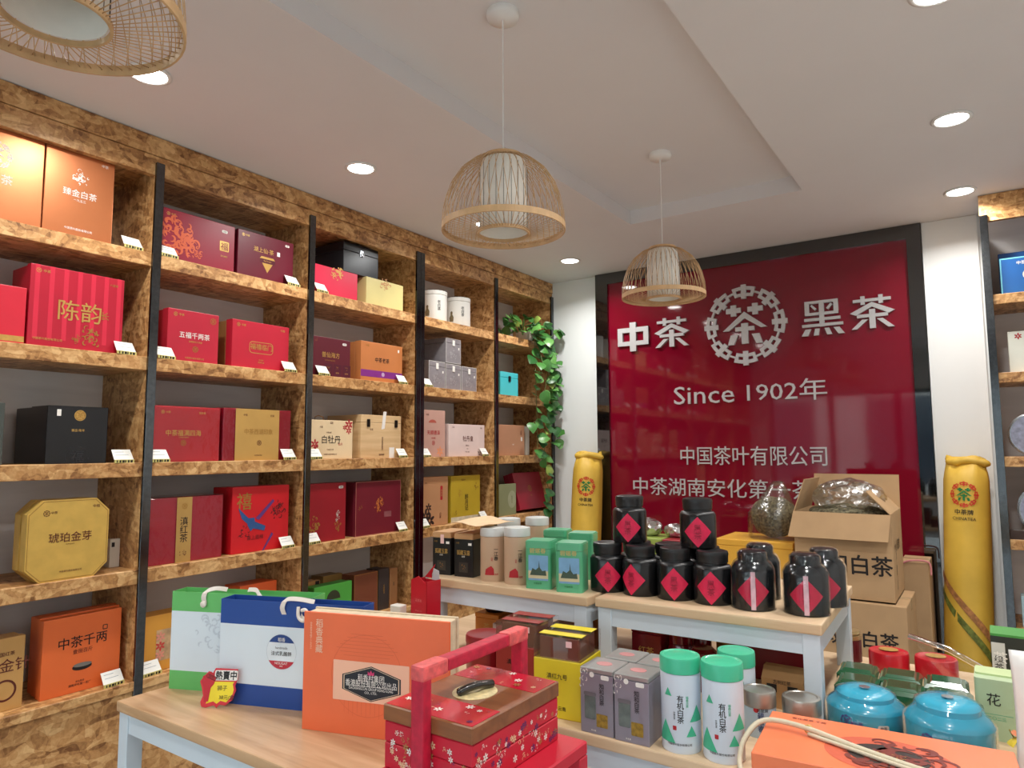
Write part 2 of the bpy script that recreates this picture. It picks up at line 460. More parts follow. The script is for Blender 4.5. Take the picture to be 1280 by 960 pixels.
shelving('tall OSB shelving run with red gift boxes and dark steel uprights along the left wall', SY[:6])
shelving('OSB shelving unit with the trailing green plant in the corner beside the sign wall', SY[5:])

# shelf unit on the back wall right of the pillar
RXL, RYF = 2.768, 4.2
r = thing('shelving_unit', 'OSB shelving unit holding the blue box to the right of the white pillar', 'shelves', (RXL, RYF, 0))
RW = .77
for z in (2.31, 1.915, 1.50, 1.10, .68): obj('shelf_board', box(.017, RW-.017, 0, .352, z-.05, z, .002), M_OSB, r)
for x in (0, RW-.034):
    obj('side_panel', box(x+.003, x+.031, .002, .352, 0, 2.69), M_OSBS, r)
    obj('steel_upright', box(x, x+.034, -.014, 0, 0, 2.72, .001), M_STEEL, r)
obj('fascia', box(0, RW, 0, .03, 2.69, ZC-.003), M_OSB, r)
obj('back_panel', box(.02, RW-.02, .354, .362, 0, ZC-.003), M_BACK, r)
obj('base_panel', box(.034, RW-.034, .004, .03, 0, .628), M_OSBB, r)

# white pillar casing between sign and right shelf is the back wall itself; thin corner trim
struct('trim_1', box(2.492, 2.757, YB-.03, YB-.0005, 0, ZC-.001), M_WALL)

# ------------------------------------------------------------------ sign wall
SX0, SX1, SZ0 = 0.403, 2.489, 0.25
sg = thing('wall_sign', 'large red glass sign panel with silver lettering and emblem on the back wall', 'sign', (0, YB-.001, 0))
PX0, PX1, PZ1 = .50, 2.415, 2.748
obj('frame', boxes([(SX0, PX0, -.05, 0, SZ0, ZC-.002)]), M_BLACKGLASS, sg)
obj('frame', boxes([(PX1, SX1, -.05, 0, SZ0, ZC-.002)]), M_BLACKGLASS, sg)
obj('frame', boxes([(PX0, PX1, -.05, 0, PZ1, ZC-.002)]), M_BLACKGLASS, sg)
obj('panel', box(PX0, PX1, -.030, 0, SZ0, PZ1), M_REDGLASS, sg)
YP = YB-.031                                    # face of the red glass
def sgn_put(name, me, x, z, sx, sz=None, depth=1.0):
    return obj(name, me, M_SILVER, sg, (x, -.0305, z), (pi/2, 0, 0), (sx, sz or sx, depth))
def S(px, py): p = at(px, py, 'y', YP); return p.x, p.z
TH = .016
cx, cz = S(931.5, 406.3); R1 = (S(931, 356)[1]-S(931, 457)[1])/2/1.05
sgn_put('emblem_ring', polys_me(ring_polys(), TH), cx, cz, R1)
sgn_put('emblem_character', polys_me(cha_polys(), TH), cx, cz, R1)
def stroke(x0, y0, x1, y1): return [(x0, y0), (x1, y0), (x1, y1), (x0, y1)]
ZHONG = [stroke(0, .2, .16, .82), stroke(.84, .2, 1, .82), stroke(0, .66, 1, .82), stroke(0, .2, 1, .35), stroke(.40, 0, .60, 1)]
CHAB = [stroke(.06, .82, .94, .91), stroke(.24, .74, .34, 1), stroke(.66, .74, .76, 1),
        [(.5, .80), (.5, .66), (.12, .42), (-.02, .50)], [(.5, .80), (1.02, .50), (.88, .42), (.5, .66)],
        stroke(.14, .34, .86, .44), stroke(.43, 0, .57, .58), [(.26, .28), (.40, .28), (.14, 0), (0, 0)], [(.60, .28), (.74, .28), (1, 0), (.86, 0)]]
HEI = [stroke(.08, .92, .90, 1), stroke(.08, .58, .19, 1), stroke(.79, .58, .90, 1), stroke(.08, .58, .90, .66), stroke(.435, .24, .555, 1),
       [(.22, .86), (.26, .90), (.38, .76), (.33, .72)], [(.72, .90), (.77, .86), (.66, .72), (.61, .76)],
       stroke(.06, .42, .94, .50), stroke(0, .25, 1, .33), [(.08, .19), (.22, .19), (.14, 0), (-.02, 0)], [(.32, .19), (.43, .19), (.40, 0), (.28, 0)],
       [(.55, .19), (.66, .19), (.73, 0), (.61, 0)], [(.77, .19), (.91, .19), (1.03, 0), (.88, 0)]]
for nm, P, tl, br in (('letter', ZHONG, (773, 405), (812, 438)), ('letter', CHAB, (819.5, 399), (862, 432)), ('letter', HEI, (1002, 378), (1055, 417)), ('letter', CHAB, (1063, 372), (1119, 408.5))):
    x0, z1 = S(*tl); x1, z0 = S(*br)
    zz1 = (z1 + S(br[0], tl[1]-(br[0]-tl[0])*.09)[1])/2; zz0 = (z0 + S(tl[0], br[1]+(br[0]-tl[0])*.07)[1])/2
    sgn_put(nm, polys_me(P, TH), x0, zz0, x1-x0, zz1-zz0)
def sgn_text(t, l, r_, pyc, h):
    me = text_me(t, False, 0.0, 0.05).copy()
    x0, z = S(l, pyc); x1, _ = S(r_, pyc); k = (x1-x0)/me['w']
    hh = h
    sgn_put('lettering', me, (x0+x1)/2, z, k, hh, .12)
sgn_text('Since', 843, 918, 495, S(880, 483.5)[1]-S(880, 506)[1])
sgn_text('1902年', 934, 1034, 490, S(985, 477)[1]-S(985, 504)[1])
sgn_text('中国茶叶有限公司', 851, 1034, 569.5, S(940, 558)[1]-S(940, 582)[1])
sgn_text('中茶湖南安化第一茶厂', 792, 1046, 607, S(900, 596)[1]-S(900, 619)[1])

# ------------------------------------------------------------------ ceiling downlights
M_LAMP = emit_mat('downlight_diffuser', (1.0, .97, .92), 26.0)
def downlight(x, y, label, off=None):        # off: fixtures of the same two rows beyond the picture's edge
    t = thing('downlight', label, 'downlight', (x, y, ZC), group='round recessed downlights in the ceiling')
    obj('trim_ring', lathe([(.058, 0), (.07, 0), (.072, -.004), (.06, -.008), (.056, -.004)], 28, False), M_WHITE, t, smooth=True)
    obj('diffuser', lathe([(0, -.004), (.057, -.004), (.057, -.001), (0, -.001)], 24, False), M_LAMP, t)
    if off: t.children[-1].name = 'diffuser_%s_offscreen' % off
    ld = bpy.data.lights.new('downlight_lamp', 'AREA'); ld.shape = 'DISK'; ld.size = .10; ld.energy = DOWNLIGHT_W; ld.color = (1, .975, .94); ld.spread = radians(150)
    lo = bpy.data.objects.new('downlight_%s_offscreen' % off if off else 'downlight_lamp', ld); ld.name = lo.name; link(lo, t); lo.location = (0, 0, -.012)
for y, q in ((.2, 'nearest the shop front on the shelf side'), (1.168, 'over the bay with the gold octagonal box'), (2.139, 'over the second shelving bay of red boxes'), (3.10, 'over the bay with the two white tins'), (4.06, 'beside the corner by the trailing plant')):
    downlight(.45, y, 'lit round downlight above the left shelves, '+q, 'left_front' if y < 1 else None)
for y, q in ((.2, 'nearest the shop front'), (1.25, 'second from the shop front'), (2.2, 'third from the back wall'), (3.13, 'second from the back wall'), (4.07, 'in front of the white pillar')):
    downlight(2.695, y, 'lit round downlight in the right-hand row, '+q, 'right_front' if y < 1 else 'right_second' if y < 2 else None)

# ------------------------------------------------------------------ bamboo pendant lamps
def pendant(x, y, zb, label):
    R, H = .186, .225
    t = thing('pendant_lamp', label, 'pendant lamp', (x, y, zb), group='bamboo pendant lamps')
    zt = ZC+TD-zb
    obj('ceiling_rose', lathe([(.05, zt), (.052, zt-.012), (.048, zt-.024), (0, zt-.026)], 28, False), M_WHITE, t, smooth=True)
    bm = bmesh.new(); tube(bm, [(0, 0, zt-.02), (0, 0, H-.01)], .0022, 6); obj('cord', bm, M_WHITE, t)
    prof = [(.995, 0), (1.0, .1), (.985, .25), (.94, .42), (.86, .60), (.72, .78), (.52, .92), (.30, .99), (.2, 1.0)]
    bm = bmesh.new()
    for k in range(44):
        for tw in (0, 1):
            a0 = 2*pi*k/44+tw*.07; pts = []
            for q, (rr, hh) in enumerate(prof):
                a = a0+(.16*hh if tw else -.16*hh); k2 = R*rr*(.965 if tw else 1)
                pts.append((k2*cos(a), k2*sin(a), H*hh))
            tube(bm, pts, .0011, 3)
    o = obj('cage_ribs', bm, M_BAMBOO, t, smooth=True); o['kind'] = 'stuff'
    bm = bmesh.new()
    for k in range(64):
        a = 2*pi*k/64; b = a+.10
        tube(bm, [(R*.99*cos(a), R*.99*sin(a), .004), (.078*cos(b), .078*sin(b), -.012)], .0011, 3)
    o = obj('bottom_ribs', bm, M_BAMBOO, t, smooth=True); o['kind'] = 'stuff'
    def hoop(nm, rr, z, hh, th): obj(nm, lathe([(rr-th, z), (rr, z), (rr, z+hh), (rr-th, z+hh), (rr-th, z)], 48, False), M_BAMBOO, t)
    hoop('rim_hoop', R*1.01, -.006, .019, .004); hoop('opening_hoop', .080, -.016, .010, .005); hoop('top_hoop', .062, H-.006, .010, .01)
    obj('fabric_shade', lathe([(.066, H-.012), (.07, H-.03), (.073, H*.5), (.073, -.006), (.071, -.006), (.070, H*.5), (.066, H-.03)], 36, False), M_SHADE, t, smooth=True)
    bm = bmesh.new()
    for k in range(20):
        a = 2*pi*k/20; tube(bm, [(.0742*cos(a), .0742*sin(a), -.004), (.0735*cos(a), .0735*sin(a), H-.03)], .0007, 3)
    o = obj('shade_wires', bm, pm((70, 64, 58), .6, name='shade_wire'), t); o['kind'] = 'stuff'
    return t
pendant(1.565, 1.682, 2.212, 'domed bamboo pendant lamp hanging midway between two others')
pendant(1.56, 2.956, 2.235, 'domed bamboo pendant lamp hanging just before the red sign')
pendant(1.56, .453, 2.248, 'domed bamboo pendant lamp farthest from the red sign')
# ------------------------------------------------------------------ goods on the left shelves
def P_(rgb, rough=.42, **k): return pm(rgb, rough, 0, k.pop('var', .05), k.pop('scale', 8), **k)
def gift(label, TL, TR, row, rgb, d=.10, s=.03, side=None, rough=.4, wrap=False, name='gift_box', cat='gift box', z=None, lid=.35, group=None, metal=0.0):
    """standing gift box: front lid slab and tray behind it; TL/TR are the photograph's top corners of its front"""
    s = max(s, .034)
    a = at(TL[0], TL[1], 'x', -s); b = at(TR[0], TR[1], 'x', -s)
    zb = SZ[row] if z is None else z
    for q in range(len(SY)-1):                   # keep clear of the side panels of its bay
        if SY[q] < (a.y+b.y)/2 < SY[q+1]: a.y = max(a.y, SY[q]+.0165); b.y = min(b.y, SY[q+1]-(.0165 if q < len(SY)-2 else .0315))
    w, h = b.y-a.y, (a.z+b.z)/2-zb
    t = thing(name, label, cat, (-s-d/2, (a.y+b.y)/2, zb), pi/2, group)
    m = pm(rgb, rough, metal, .05, 8) if metal else P_(rgb, rough, coat=.2 if wrap else 0.0); ms = P_(side, rough) if side else m
    lo_ = obj('lid', box(-w/2, w/2, -d/2, -d/2+d*lid, 0, h, .0025, 2), m, t)
    obj('tray', box(-w/2+.002, w/2-.002, -d/2+d*lid+.001, d/2, 0, h-.003, .002), ms, t)
    if wrap: obj('shrink_wrap', box(-w/2-.003, w/2+.003, -d/2-.003, d/2+.003, 0, h+.004, .004), M_FILM, t)
    return Face(lo_, w, h, -d/2-(.0035 if wrap else 0))
def pill(F, u, v, w=.03): F.rect(u, v, w, w*.45, M_WPRINT, w*.2, 'white_pill_label', 1); F.text('中茶', u, v, w*.28, M_BPRINT, lift=2)

# ---- bay with the octagonal box
F = gift('copper orange gift box glaring under the downlight beside the pale emblem box', (-70, 135), (57, 178), 1, (206, 128, 82), .10, .03, rough=.34, metal=.6)
F.logo(.5, .7, .05, M_WPRINT); F.text('金白茶', .5, .45, .035, M_WPRINT)
F = gift('copper coloured tall gift box with pale emblem on the top shelf', (58.5, 178), (144, 206), 1, (206, 128, 82), .10, .03, rough=.34, metal=.6)
F.swirl(.5, .72, .035, M_WPRINT, 3, 22); F.text('臻金白茶', .5, .52, .028, M_WPRINT); F.text('一九五三', .5, .44, .010, M_WPRINT); F.text('中国茶叶股份有限公司', .5, .1, .009, M_WPRINT); F.text('中茶', .85, .93, .012, M_WPRINT)
F = gift('plain red gift box with a gold strip along its foot', (-60, 344), (34, 361), 2, (206, 38, 58), .10, .03)
F.rect(.5, .09, F.w*.99, F.h*.1, M_GOLD, 0, 'gold_strip')
F = gift('red gift box printed like a theatre curtain with large gold characters', (39, 329), (156, 350), 2, (178, 22, 48), .16, .03, lid=.2)
for k in range(7): F.rect(.07+.145*k, .55, F.w*.05, F.h*.9, pm((206, 40, 66), .4, 0, .05, 8, name='curtain_fold'), 0, 'printed_curtain_fold')
F.text('陈韵', .52, .49, .075, M_GOLD, lift=3); F.text('长', .79, .48, .03, M_DGOLD, lift=3); F.swirl(.66, .2, .045, M_DGOLD, 7, 24, lift=3); F.swirl(.5, .14, .02, M_DGOLD, 9, 26, lift=3)
F.brand(.08, .93, .014, M_GOLD); F.text('六堡茶', .88, .9, .010, M_DGOLD); F.text('中国茶叶股份有限公司', .2, .1, .009, M_GOLD)
gift('narrow grey green carton standing at the far end by the black box', (-40, 502), (7, 503), 3, (70, 76, 72), .2, .03)
F = gift('black lacquered gift box with a gold medallion', (60, 507), (136, 509), 3, (14, 14, 18), .27, .03, rough=.2, lid=.5)
F.poly(disc(.02), .52, .84, 1, M_GOLD, 'gold_medallion'); F.logo(.52, .84, .018, M_DGOLD, lift=2); F.text('臻品·陈年', .5, .58, .010, M_GOLD)
F.rect(.18, .88, .014, .024, M_WPRINT, .001, 'paper_tag'); F.ring(.5, .12, .04, .002, pm((30, 30, 36), .15, name='embossed_black')); F.text('福', .5, .12, .045, pm((30, 30, 36), .15, name='embossed_black'))
# octagonal box
s_, d_ = .012, .10
a, b = at(34, 650, 'x', -s_), at(136.5, 640, 'x', -s_); tz = at(90, 624, 'x', -s_).z; zb = SZ[4]; w, h = b.y-a.y, tz-zb; c = w*.17
t = thing('octagonal_box', 'golden octagonal gift box lettered with amber tea name', 'gift box', (-s_-d_/2, (a.y+b.y)/2, zb), pi/2)
def octo(w, h, c): return [(-w/2+c, 0), (w/2-c, 0), (w/2, c), (w/2, h-c), (w/2-c, h), (-w/2+c, h), (-w/2, h-c), (-w/2, c)]
mg = pm((218, 180, 92), .32, .25, .08, 20, name='gold_foil_card')
obj('lid', prism(octo(w, h, c), .045), mg, t, (0, -d_/2+.045, 0), (pi/2, 0, 0))
obj('seam_band', prism(octo(w-.024, h-.012, c), .008), mg, t, (0, -d_/2+.053, 0.006), (pi/2, 0, 0))
obj('tray', prism(octo(w, h, c), .046), mg, t, (0, d_/2, 0), (pi/2, 0, 0))
F = Face(t, w, h, -d_/2)
F.put(ringpoly([(x*.97, y*.97+h*.015) for x, y in octo(w, h, c)], [(x*.955, y*.955+h*.022) for x, y in octo(w, h, c)]), M_DGOLD, .5, 0, 1, 1, 'printed_border')
mb = pm((92, 34, 22), .5, name='brown_print')
F.text('琥珀金芽', .52, .53, .034, mb); F.logo(.22, .84, .011, mb); F.text('中茶', .31, .845, .010, mb); F.text('中国茶叶股份有限公司', .54, .11, .007, mb); F.text('HUPOJINYA', .52, .44, .005, mb); F.text('中粮', .83, .9, .012, mb)
F = gift('small white carton tucked behind the golden octagonal box', (138, 674), (151, 673), 4, (232, 228, 218), .05, .14, name='small_carton', cat='carton')
F.rect(.3, .8, F.w*.3, F.h*.16, M_BPRINT)
F = gift('kraft paper gift box with a round tea stain print on the lowest shelf', (-55, 812), (32.5, 791), 5, (196, 150, 88), .09, .05)
F.text('四时金针', .62, .62, .044, mb); F.ring(.72, .28, .036, .007, mb); F.text('中国红茶', .7, .78, .014, mb)
# three layered orange boxes
for k in range(3):
    c3 = (228, 108, 52)
    F = gift(('orange gift box lettered in black brushwork, frontmost of the layered three', 'plain orange gift box, middle one of the layered three', 'plain orange gift box, hindmost of the layered three')[k],
             (55, 776) if k == 0 else (55-5*k, 776-2.5*k), (152.5, 760) if k == 0 else (151.5-2*k, 758-2*k), 5, c3, .045, .05+.05*k)
    if k == 0:
        F.text('中茶千两', .5, .66, .040, M_BPRINT); F.text('壹捌百斤', .5, .53, .016, mb); F.frame(.78, .78, .018, .018, .003, M_BPRINT, .003)
        F.poly(disc(.034, 20), .5, .32, 1, M_BPRINT, 'printed_tea_disc', ky=.36); F.poly(disc(.034, 20), .505, .345, .95, pm((120, 116, 110), .5, name='grey_print'), 'printed_tea_disc_top', lift=2, ky=.22)
        F.text('安化黑茶', .48, .14, .007, M_BPRINT); F.text('湖南安化第一茶厂', .48, .1, .009, M_BPRINT)
# ---- bay with the dragon box
F = gift('crimson gift box with a gold dragon beside a square seal', (203, 258), (294, 284), 1, (142, 18, 46), .12, .02)
F.swirl(.2, .45, .10, pm((206, 96, 62), .4, .2, .2, 40, name='dragon_print'), 14, 60, sq=1.0); F.swirl(.42, .2, .05, pm((206, 96, 62), .4, .2, .2, 40, name='dragon_print'), 12, 16)
F.rect(.85, .53, .045, .045, M_GOLD, .004, 'gold_seal'); F.text('福', .85, .53, .036, pm((120, 16, 36), .5, name='crimson_print')); pill(F, .85, .84, .028); F.text('安化黑茶', .85, .32, .008, M_GOLD); F.brand(.08, .9, .012, M_GOLD)
F = gift('maroon gift box with a gold faceted gem print', (298, 285), (367, 305), 1, (98, 14, 36), .12, .02)
F.poly([(0, -1), (1, .55), (.8, .8), (-.8, .8), (-1, .55)], .52, .38, .042, M_GOLD, 'printed_gem'); F.rect(.52, .44, .085, .02, pm((80, 14, 30), .4, name='maroon_print'), .004, lift=2); F.text('Big Dream', .52, .44, .009, M_GOLD, lift=3)
F.text('湖上仙·茶', .45, .66, .024, M_GOLD); F.rect(.72, .66, .016, .02, M_WPRINT, 0, lift=1); pill(F, .88, .9, .024); F.brand(.09, .9, .012, M_GOLD)
F = gift('red gift box with flowing white brush characters', (210.6, 384), (274, 394.7), 2, (184, 34, 56), .12, .03)
F.text('五福千两茶', .52, .52, .026, M_WPRINT, maxw=F.w*.64); F.brand(.14, .9, .014, M_GOLD); F.logo(.88, .86, .014, M_DGOLD); F.logo(.54, .26, .013, M_DGOLD); F.text('湖南安化千两茶', .54, .4, .008, M_GOLD); F.text('中国茶叶股份有限公司', .53, .08, .008, M_GOLD)
F = gift('red gift box with gold characters inside a rounded frame', (291, 398), (361.5, 409.7), 2, (188, 32, 54), .14, .03, side=(150, 110, 62))
F.frame(.5, .46, .128, .055, .003, M_GOLD, .016); F.text('福禧临门', .5, .48, .028, M_GOLD); F.brand(.1, .9, .014, M_GOLD); F.text('普洱熟茶', .5, .2, .006, M_GOLD); F.text('中粮', .88, .9, .012, M_GOLD); F.text('茯茶礼盒', .5, .15, .008, M_GOLD)
F = gift('shrink-wrapped bright red gift box with gold title', (188.5, 507.5), (275.5, 509.4), 3, (196, 24, 44), .12, .03, wrap=True)
F.text('中茶福满四海', .46, .52, .025, M_GOLD, maxw=F.w*.5); F.logo(.46, .34, .012, M_DGOLD); F.brand(.16, .89, .012, M_GOLD); F.text('茯砖茶', .72, .89, .010, M_GOLD); F.text('FUMAN SIHAI', .46, .44, .005, M_GOLD)
F = gift('red gift box wearing a wide gold paper sleeve', (280, 510), (363.5, 513.5), 3, (164, 20, 46), .12, .03, wrap=True)
F.rect(.485, .5, F.w*.65, F.h, pm((198, 158, 88), .4, .2, .05, 10, name='gold_paper'), 0, 'gold_sleeve'); F.text('中茶西湖印象', .5, .56, .026, M_DGOLD, maxw=F.w*.42); F.logo(.51, .34, .012, mb, lift=2); F.text('CHINATEA', .5, .1, .006, mb); F.text('中茶', .3, .88, .010, mb); F.text('红茶', .7, .88, .010, mb)
F = gift('shrink-wrapped crimson gift box with a vertical gold band', (185.5, 624), (279, 618.4), 4, (176, 24, 52), .12, .02, wrap=True)
F.rect(.46, .5, F.w*.2, F.h, pm((186, 148, 84), .4, .2, .06, 10, name='gold_band'), 0, 'gold_band'); F.text('滇红茶', .46, .5, .034, M_BPRINT, vert=True); F.logo(.46, .86, .012, M_DGOLD, lift=2); F.swirl(.46, .12, .02, mb, 8, 12, lift=2)
F = gift('scarlet gift box printed with a blue swallow among flowers', (291, 609), (361.6, 606), 4, (204, 22, 34), .15, .02)
mbl = pm((44, 84, 140), .45, name='blue_print'); mpu = pm((96, 52, 120), .45, name='purple_print'); mdk = pm((92, 16, 24), .45, name='dark_red_print')
F.text('禧', .2, .78, .075, M_DGOLD); F.put(polys_me([[(-.2, 0), (-1.2, .9), (-.9, .1), (-.3, -.4)], [(0, -.1), (1.2, -.6), (1.1, -.95), (.1, -.7), (-.2, -.4)], [(-.3, .1), (.2, .1), (.3, -.5), (-.1, -.9), (-.4, -.4)]]), mbl, .34, .5, .06, .06, 'printed_swallow', lift=3)
F.put(polys_me([[(0, -.1), (1, .8), (1.1, .7), (.2, -.2)]]), mpu, .4, .54, .09, .09, 'printed_tail', lift=3); F.swirl(.78, .62, .05, mdk, 21, 26); F.swirl(.2, .3, .035, mdk, 22, 14); F.put(polys_me([[(-1, -1), (.7, 1), (1, .8), (-.7, -1)]]), mpu, .62, .13, .03, .04, 'printed_tail', lift=3); F.text('喜上眉梢', .4, .22, .02, mdk)
F = gift('golden orange floral gift box beside the green bag', (180, 771), (262, 757), 5, (222, 158, 62), .1, .04)
F.rect(.5, .45, F.w*.62, F.h*.55, pm((196, 160, 120), .5, 0, .3, 30, name='floral_ground')); 
for k in range(9): F.put(FLOWER, pm((206, 70, 62), .5, name='red_flower_print') if k % 2 else pm((230, 150, 130), .5, name='pink_flower_print'), .25+.25*(k % 3), .28+.16*(k//3), .022, name='printed_flower', lift=2)
F.text('百花', .5, .86, .02, mb)
F = gift('plain orange box behind the green bag on the lowest shelf', (300, 733), (346, 725), 5, (226, 96, 44), .12, .12)
F.text('千两茶', .5, .5, .02, M_BPRINT)
# ---- bay with the pink box
def topat(p): return p
Fp = gift('hot pink gift box with a round gold dragon print', (393.8, 329), (447, 343), 1, (214, 40, 74), .2, .03, rough=.35)
Fp.swirl(.52, .84, .05, M_GOLD, 31, 36, sq=.9); 
Fc = gift('pale gold gift box with a round red gold print beside the pink box', (458, 347), (504, 356), 1, (220, 208, 142), .2, .03, rough=.35)
Fc.swirl(.5, .86, .045, pm((196, 140, 96), .4, .2, .1, 40, name='copper_print'), 32, 34, sq=.8)
zt = SZ[1]+max(Fp.h, Fc.h)+.0005
s_ = .05; a, b = at(430, 302, 'x', -s_), at(473, 313, 'x', -s_); w = b.y-a.y; h = (a.z+b.z)/2-zt; d_ = .24
t = thing('lidded_box', 'black lidded tea chest stacked across the pink and pale gold boxes', 'tea box', (-s_-d_/2, (a.y+b.y)/2, zt), pi/2)
mk = pm((46, 50, 54), .28, .3, .06, 8, name='black_lacquer'); mk2 = pm((10, 10, 12), .3, name='black_side')
obj('body', box(-w/2, w/2, -d_/2, d_/2, 0, h*.72, .002), mk, t); obj('lid', box(-w/2, w/2, -d_/2, d_/2, h*.73, h, .002), mk, t)
obj('latch', box(-.012, .012, -d_/2-.005, -d_/2-.0005, h*.62, h*.84, .002), M_STEEL, t); obj('clasp_ring', lathe([(.007, 0), (.01, 0), (.01, .004), (.007, .004), (.007, 0)], 16, False), M_SILVER, t, (.004, -d_/2-.005, h*.7), (pi/2, 0, 0))
F = gift('wine red gift box with gold title above three small panels', (390.5, 418), (438, 427), 2, (92, 24, 38), .12, .03)
F.text('普仙海方', .48, .56, .028, M_GOLD, maxw=F.w*.46); pill(F, .84, .88, .028); F.swirl(.1, .9, .012, M_DGOLD, 41, 10); F.text('PUXIANHAIFANG', .46, .42, .006, M_DGOLD)
for k in range(3):
    F.rect(.42+.24*k, .19, F.w*.22, F.h*.3, pm((80, 22, 40), .4, name='panel_print'), .002, 'printed_panel'); F.swirl(.42+.24*k, .25, .013, M_DGOLD, 43+k, 12, lift=2); F.text('福禄寿', .42+.24*k, .12, .007, M_GOLD)
F = gift('copper orange gift box with a purple ribbon band', (451.5, 426), (503, 433), 2, (196, 122, 70), .14, .03)
F.rect(.5, .2, F.w, F.h*.17, pm((128, 44, 132), .4, name='purple_band'), 0, 'purple_band'); F.poly(disc(.012), .52, .2, 1, pm((190, 160, 196), .4, name='lilac_seal'), 'seal', lift=2); F.text('中茶老茶', .5, .56, .028, M_BPRINT, maxw=F.w*.34); F.rect(.9, .86, .012, .016, M_WPRINT); F.text('中茶', .15, .9, .012, M_DGOLD)
F = gift('cream gift box with red peony corners and a rope handle', (388.5, 525), (441, 525.6), 3, (232, 208, 168), .1, .03)
F.text('白牡丹', .48, .5, .040, M_BPRINT, maxw=F.w*.46); F.text('中国白茶', .42, .68, .008, mb); F.text('中茶', .24, .82, .010, mb); F.text('福鼎', .48, .93, .010, mb); F.text('牡丹', .7, .38, .014, M_RPRINT); F.text('净含量三百克', .46, .24, .007, mb); F.text('中国茶叶股份有限公司', .46, .12, .008, mb)
for u, v, r_ in ((.9, .9, .03), (.97, .74, .022), (.04, .38, .028), (.12, .33, .018), (.8, .82, .016)): F.put(FLOWER, pm((176, 44, 52), .5, name='peony_print'), min(max(u, .1), .9), v, r_, name='printed_peony', lift=1)
bm = bmesh.new(); tube(bm, [(-.075+.0, 0, F.h-.004), (-.07, 0, F.h+.018), (-.05, 0, F.h+.024), (-.02, 0, F.h+.018), (-.015, 0, F.h-.004)], .0025, 6); obj('rope_handle', bm, pm((150, 110, 66), .7, name='rope'), F.root.parent)
# wooden chest
s_ = .037; a, b = at(451.5, 518, 'x', -s_), at(501.5, 520.5, 'x', -s_); w, h, d_ = b.y-a.y, (a.z+b.z)/2-SZ[3], .27
t = thing('wooden_chest', 'pale wooden tea chest with two dark latches and a paper seal', 'wooden box', (-s_-d_/2, (a.y+b.y)/2, SZ[3]), pi/2)
M_PINE = grain_mat('pine', (206, 170, 122), (226, 194, 148), .5, (3, 3, 30)); M_PINED = grain_mat('pine_side', (176, 132, 96), (196, 152, 112), .5, (3, 3, 30))
obj('body', box(-w/2, w/2, -d_/2, d_/2, 0, h*.82, .002), M_PINE, t); obj('lid', box(-w/2, w/2, -d_/2, d_/2, h*.825, h, .002), M_PINE, t)
for u in (-.33, .36): obj('latch', box(u*w-.011, u*w+.011, -d_/2-.006, -d_/2-.0003, h*.72, h*.9, .004, 2), pm((38, 32, 28), .35, .6, name='bronze'), t)
obj('paper_seal', prism([(-.012, -.05), (.012, -.045), (.026, .05), (.002, .05)], .0006), M_WPRINT, t, (.01, -d_/2-.0002, h*.88), (pi/2, 0, 0))
F = Face(t, w, h, -d_/2); F.text('老白茶寿眉饼', .52, .34, .012, mb, vert=True); F.text('中茶', .25, .66, .012, mb); F.text('福建福鼎', .5, .08, .010, mb); F.rect(.76, .12, .04, .06, M_WPRINT)
F = gift('dark red gift box with gold waves and a silver title', (385, 605), (432.7, 603), 4, (150, 22, 36), .12, .02)
F.swirl(.12, .3, .055, M_DGOLD, 51, 26); F.swirl(.78, .42, .02, pm((210, 206, 200), .4, .3, name='silver_print'), 53, 18, sq=2.0); F.swirl(.78, .24, .026, M_DGOLD, 54, 20, sq=1.6); pill(F, .86, .92, .03)
F = gift('maroon gift box with light edges and a golden floral print', (445, 602.5), (501, 600), 4, (112, 24, 40), .15, .02, lid=.1)
F.frame(.5, .5, F.w, F.h, .003, pm((170, 110, 96), .4, name='pale_edge'), 0); F.swirl(.5, .55, .035, pm((206, 120, 60), .4, .2, name='amber_print'), 55, 30, sq=1.7); F.rect(.7, .36, .055, .03, pm((140, 80, 84), .5, name='dusty_label')); F.swirl(.1, .52, .018, M_DGOLD, 57, 12)
# lowest shelf of this bay
F = gift('bright green box with a dark arch print behind the shopping bags', (393, 735), (440, 725.5), 5, (74, 158, 62), .08, .04)
F.poly([(cos(pi*i/12), sin(pi*i/12)) for i in range(13)], .5, .62, .045, pm((44, 52, 30), .5, name='dark_arch'), 'printed_arch')
F = gift('small tan and black carton behind the bright green box', (383, 729), (400, 724), 5, (176, 128, 76), .08, .14); F.rect(.8, .5, F.w*.3, F.h*.98, M_BPRINT)
F = gift('olive brown carton behind the bright green box', (404, 721), (428, 716), 5, (150, 116, 62), .1, .22); F.text('普洱', .5, .5, .03, mb)
F = gift('brown flat gift box next to the bright green box', (443, 719), (472.5, 713.5), 5, (116, 62, 40), .1, .05); F.frame(.5, .5, F.w*.98, F.h*.98, .002, M_DGOLD)
F = gift('charcoal upright gift box between two brown boxes', (473.5, 712), (486.5, 709.5), 5, (56, 48, 46), .1, .05); F.text('古树普洱', .5, .5, .012, M_DGOLD, vert=True)
F = gift('narrow tan upright gift box beside the charcoal one', (487.5, 711), (497, 709), 5, (146, 100, 62), .1, .05)
F.text('陈香', .5, .6, .010, M_BPRINT, vert=True)
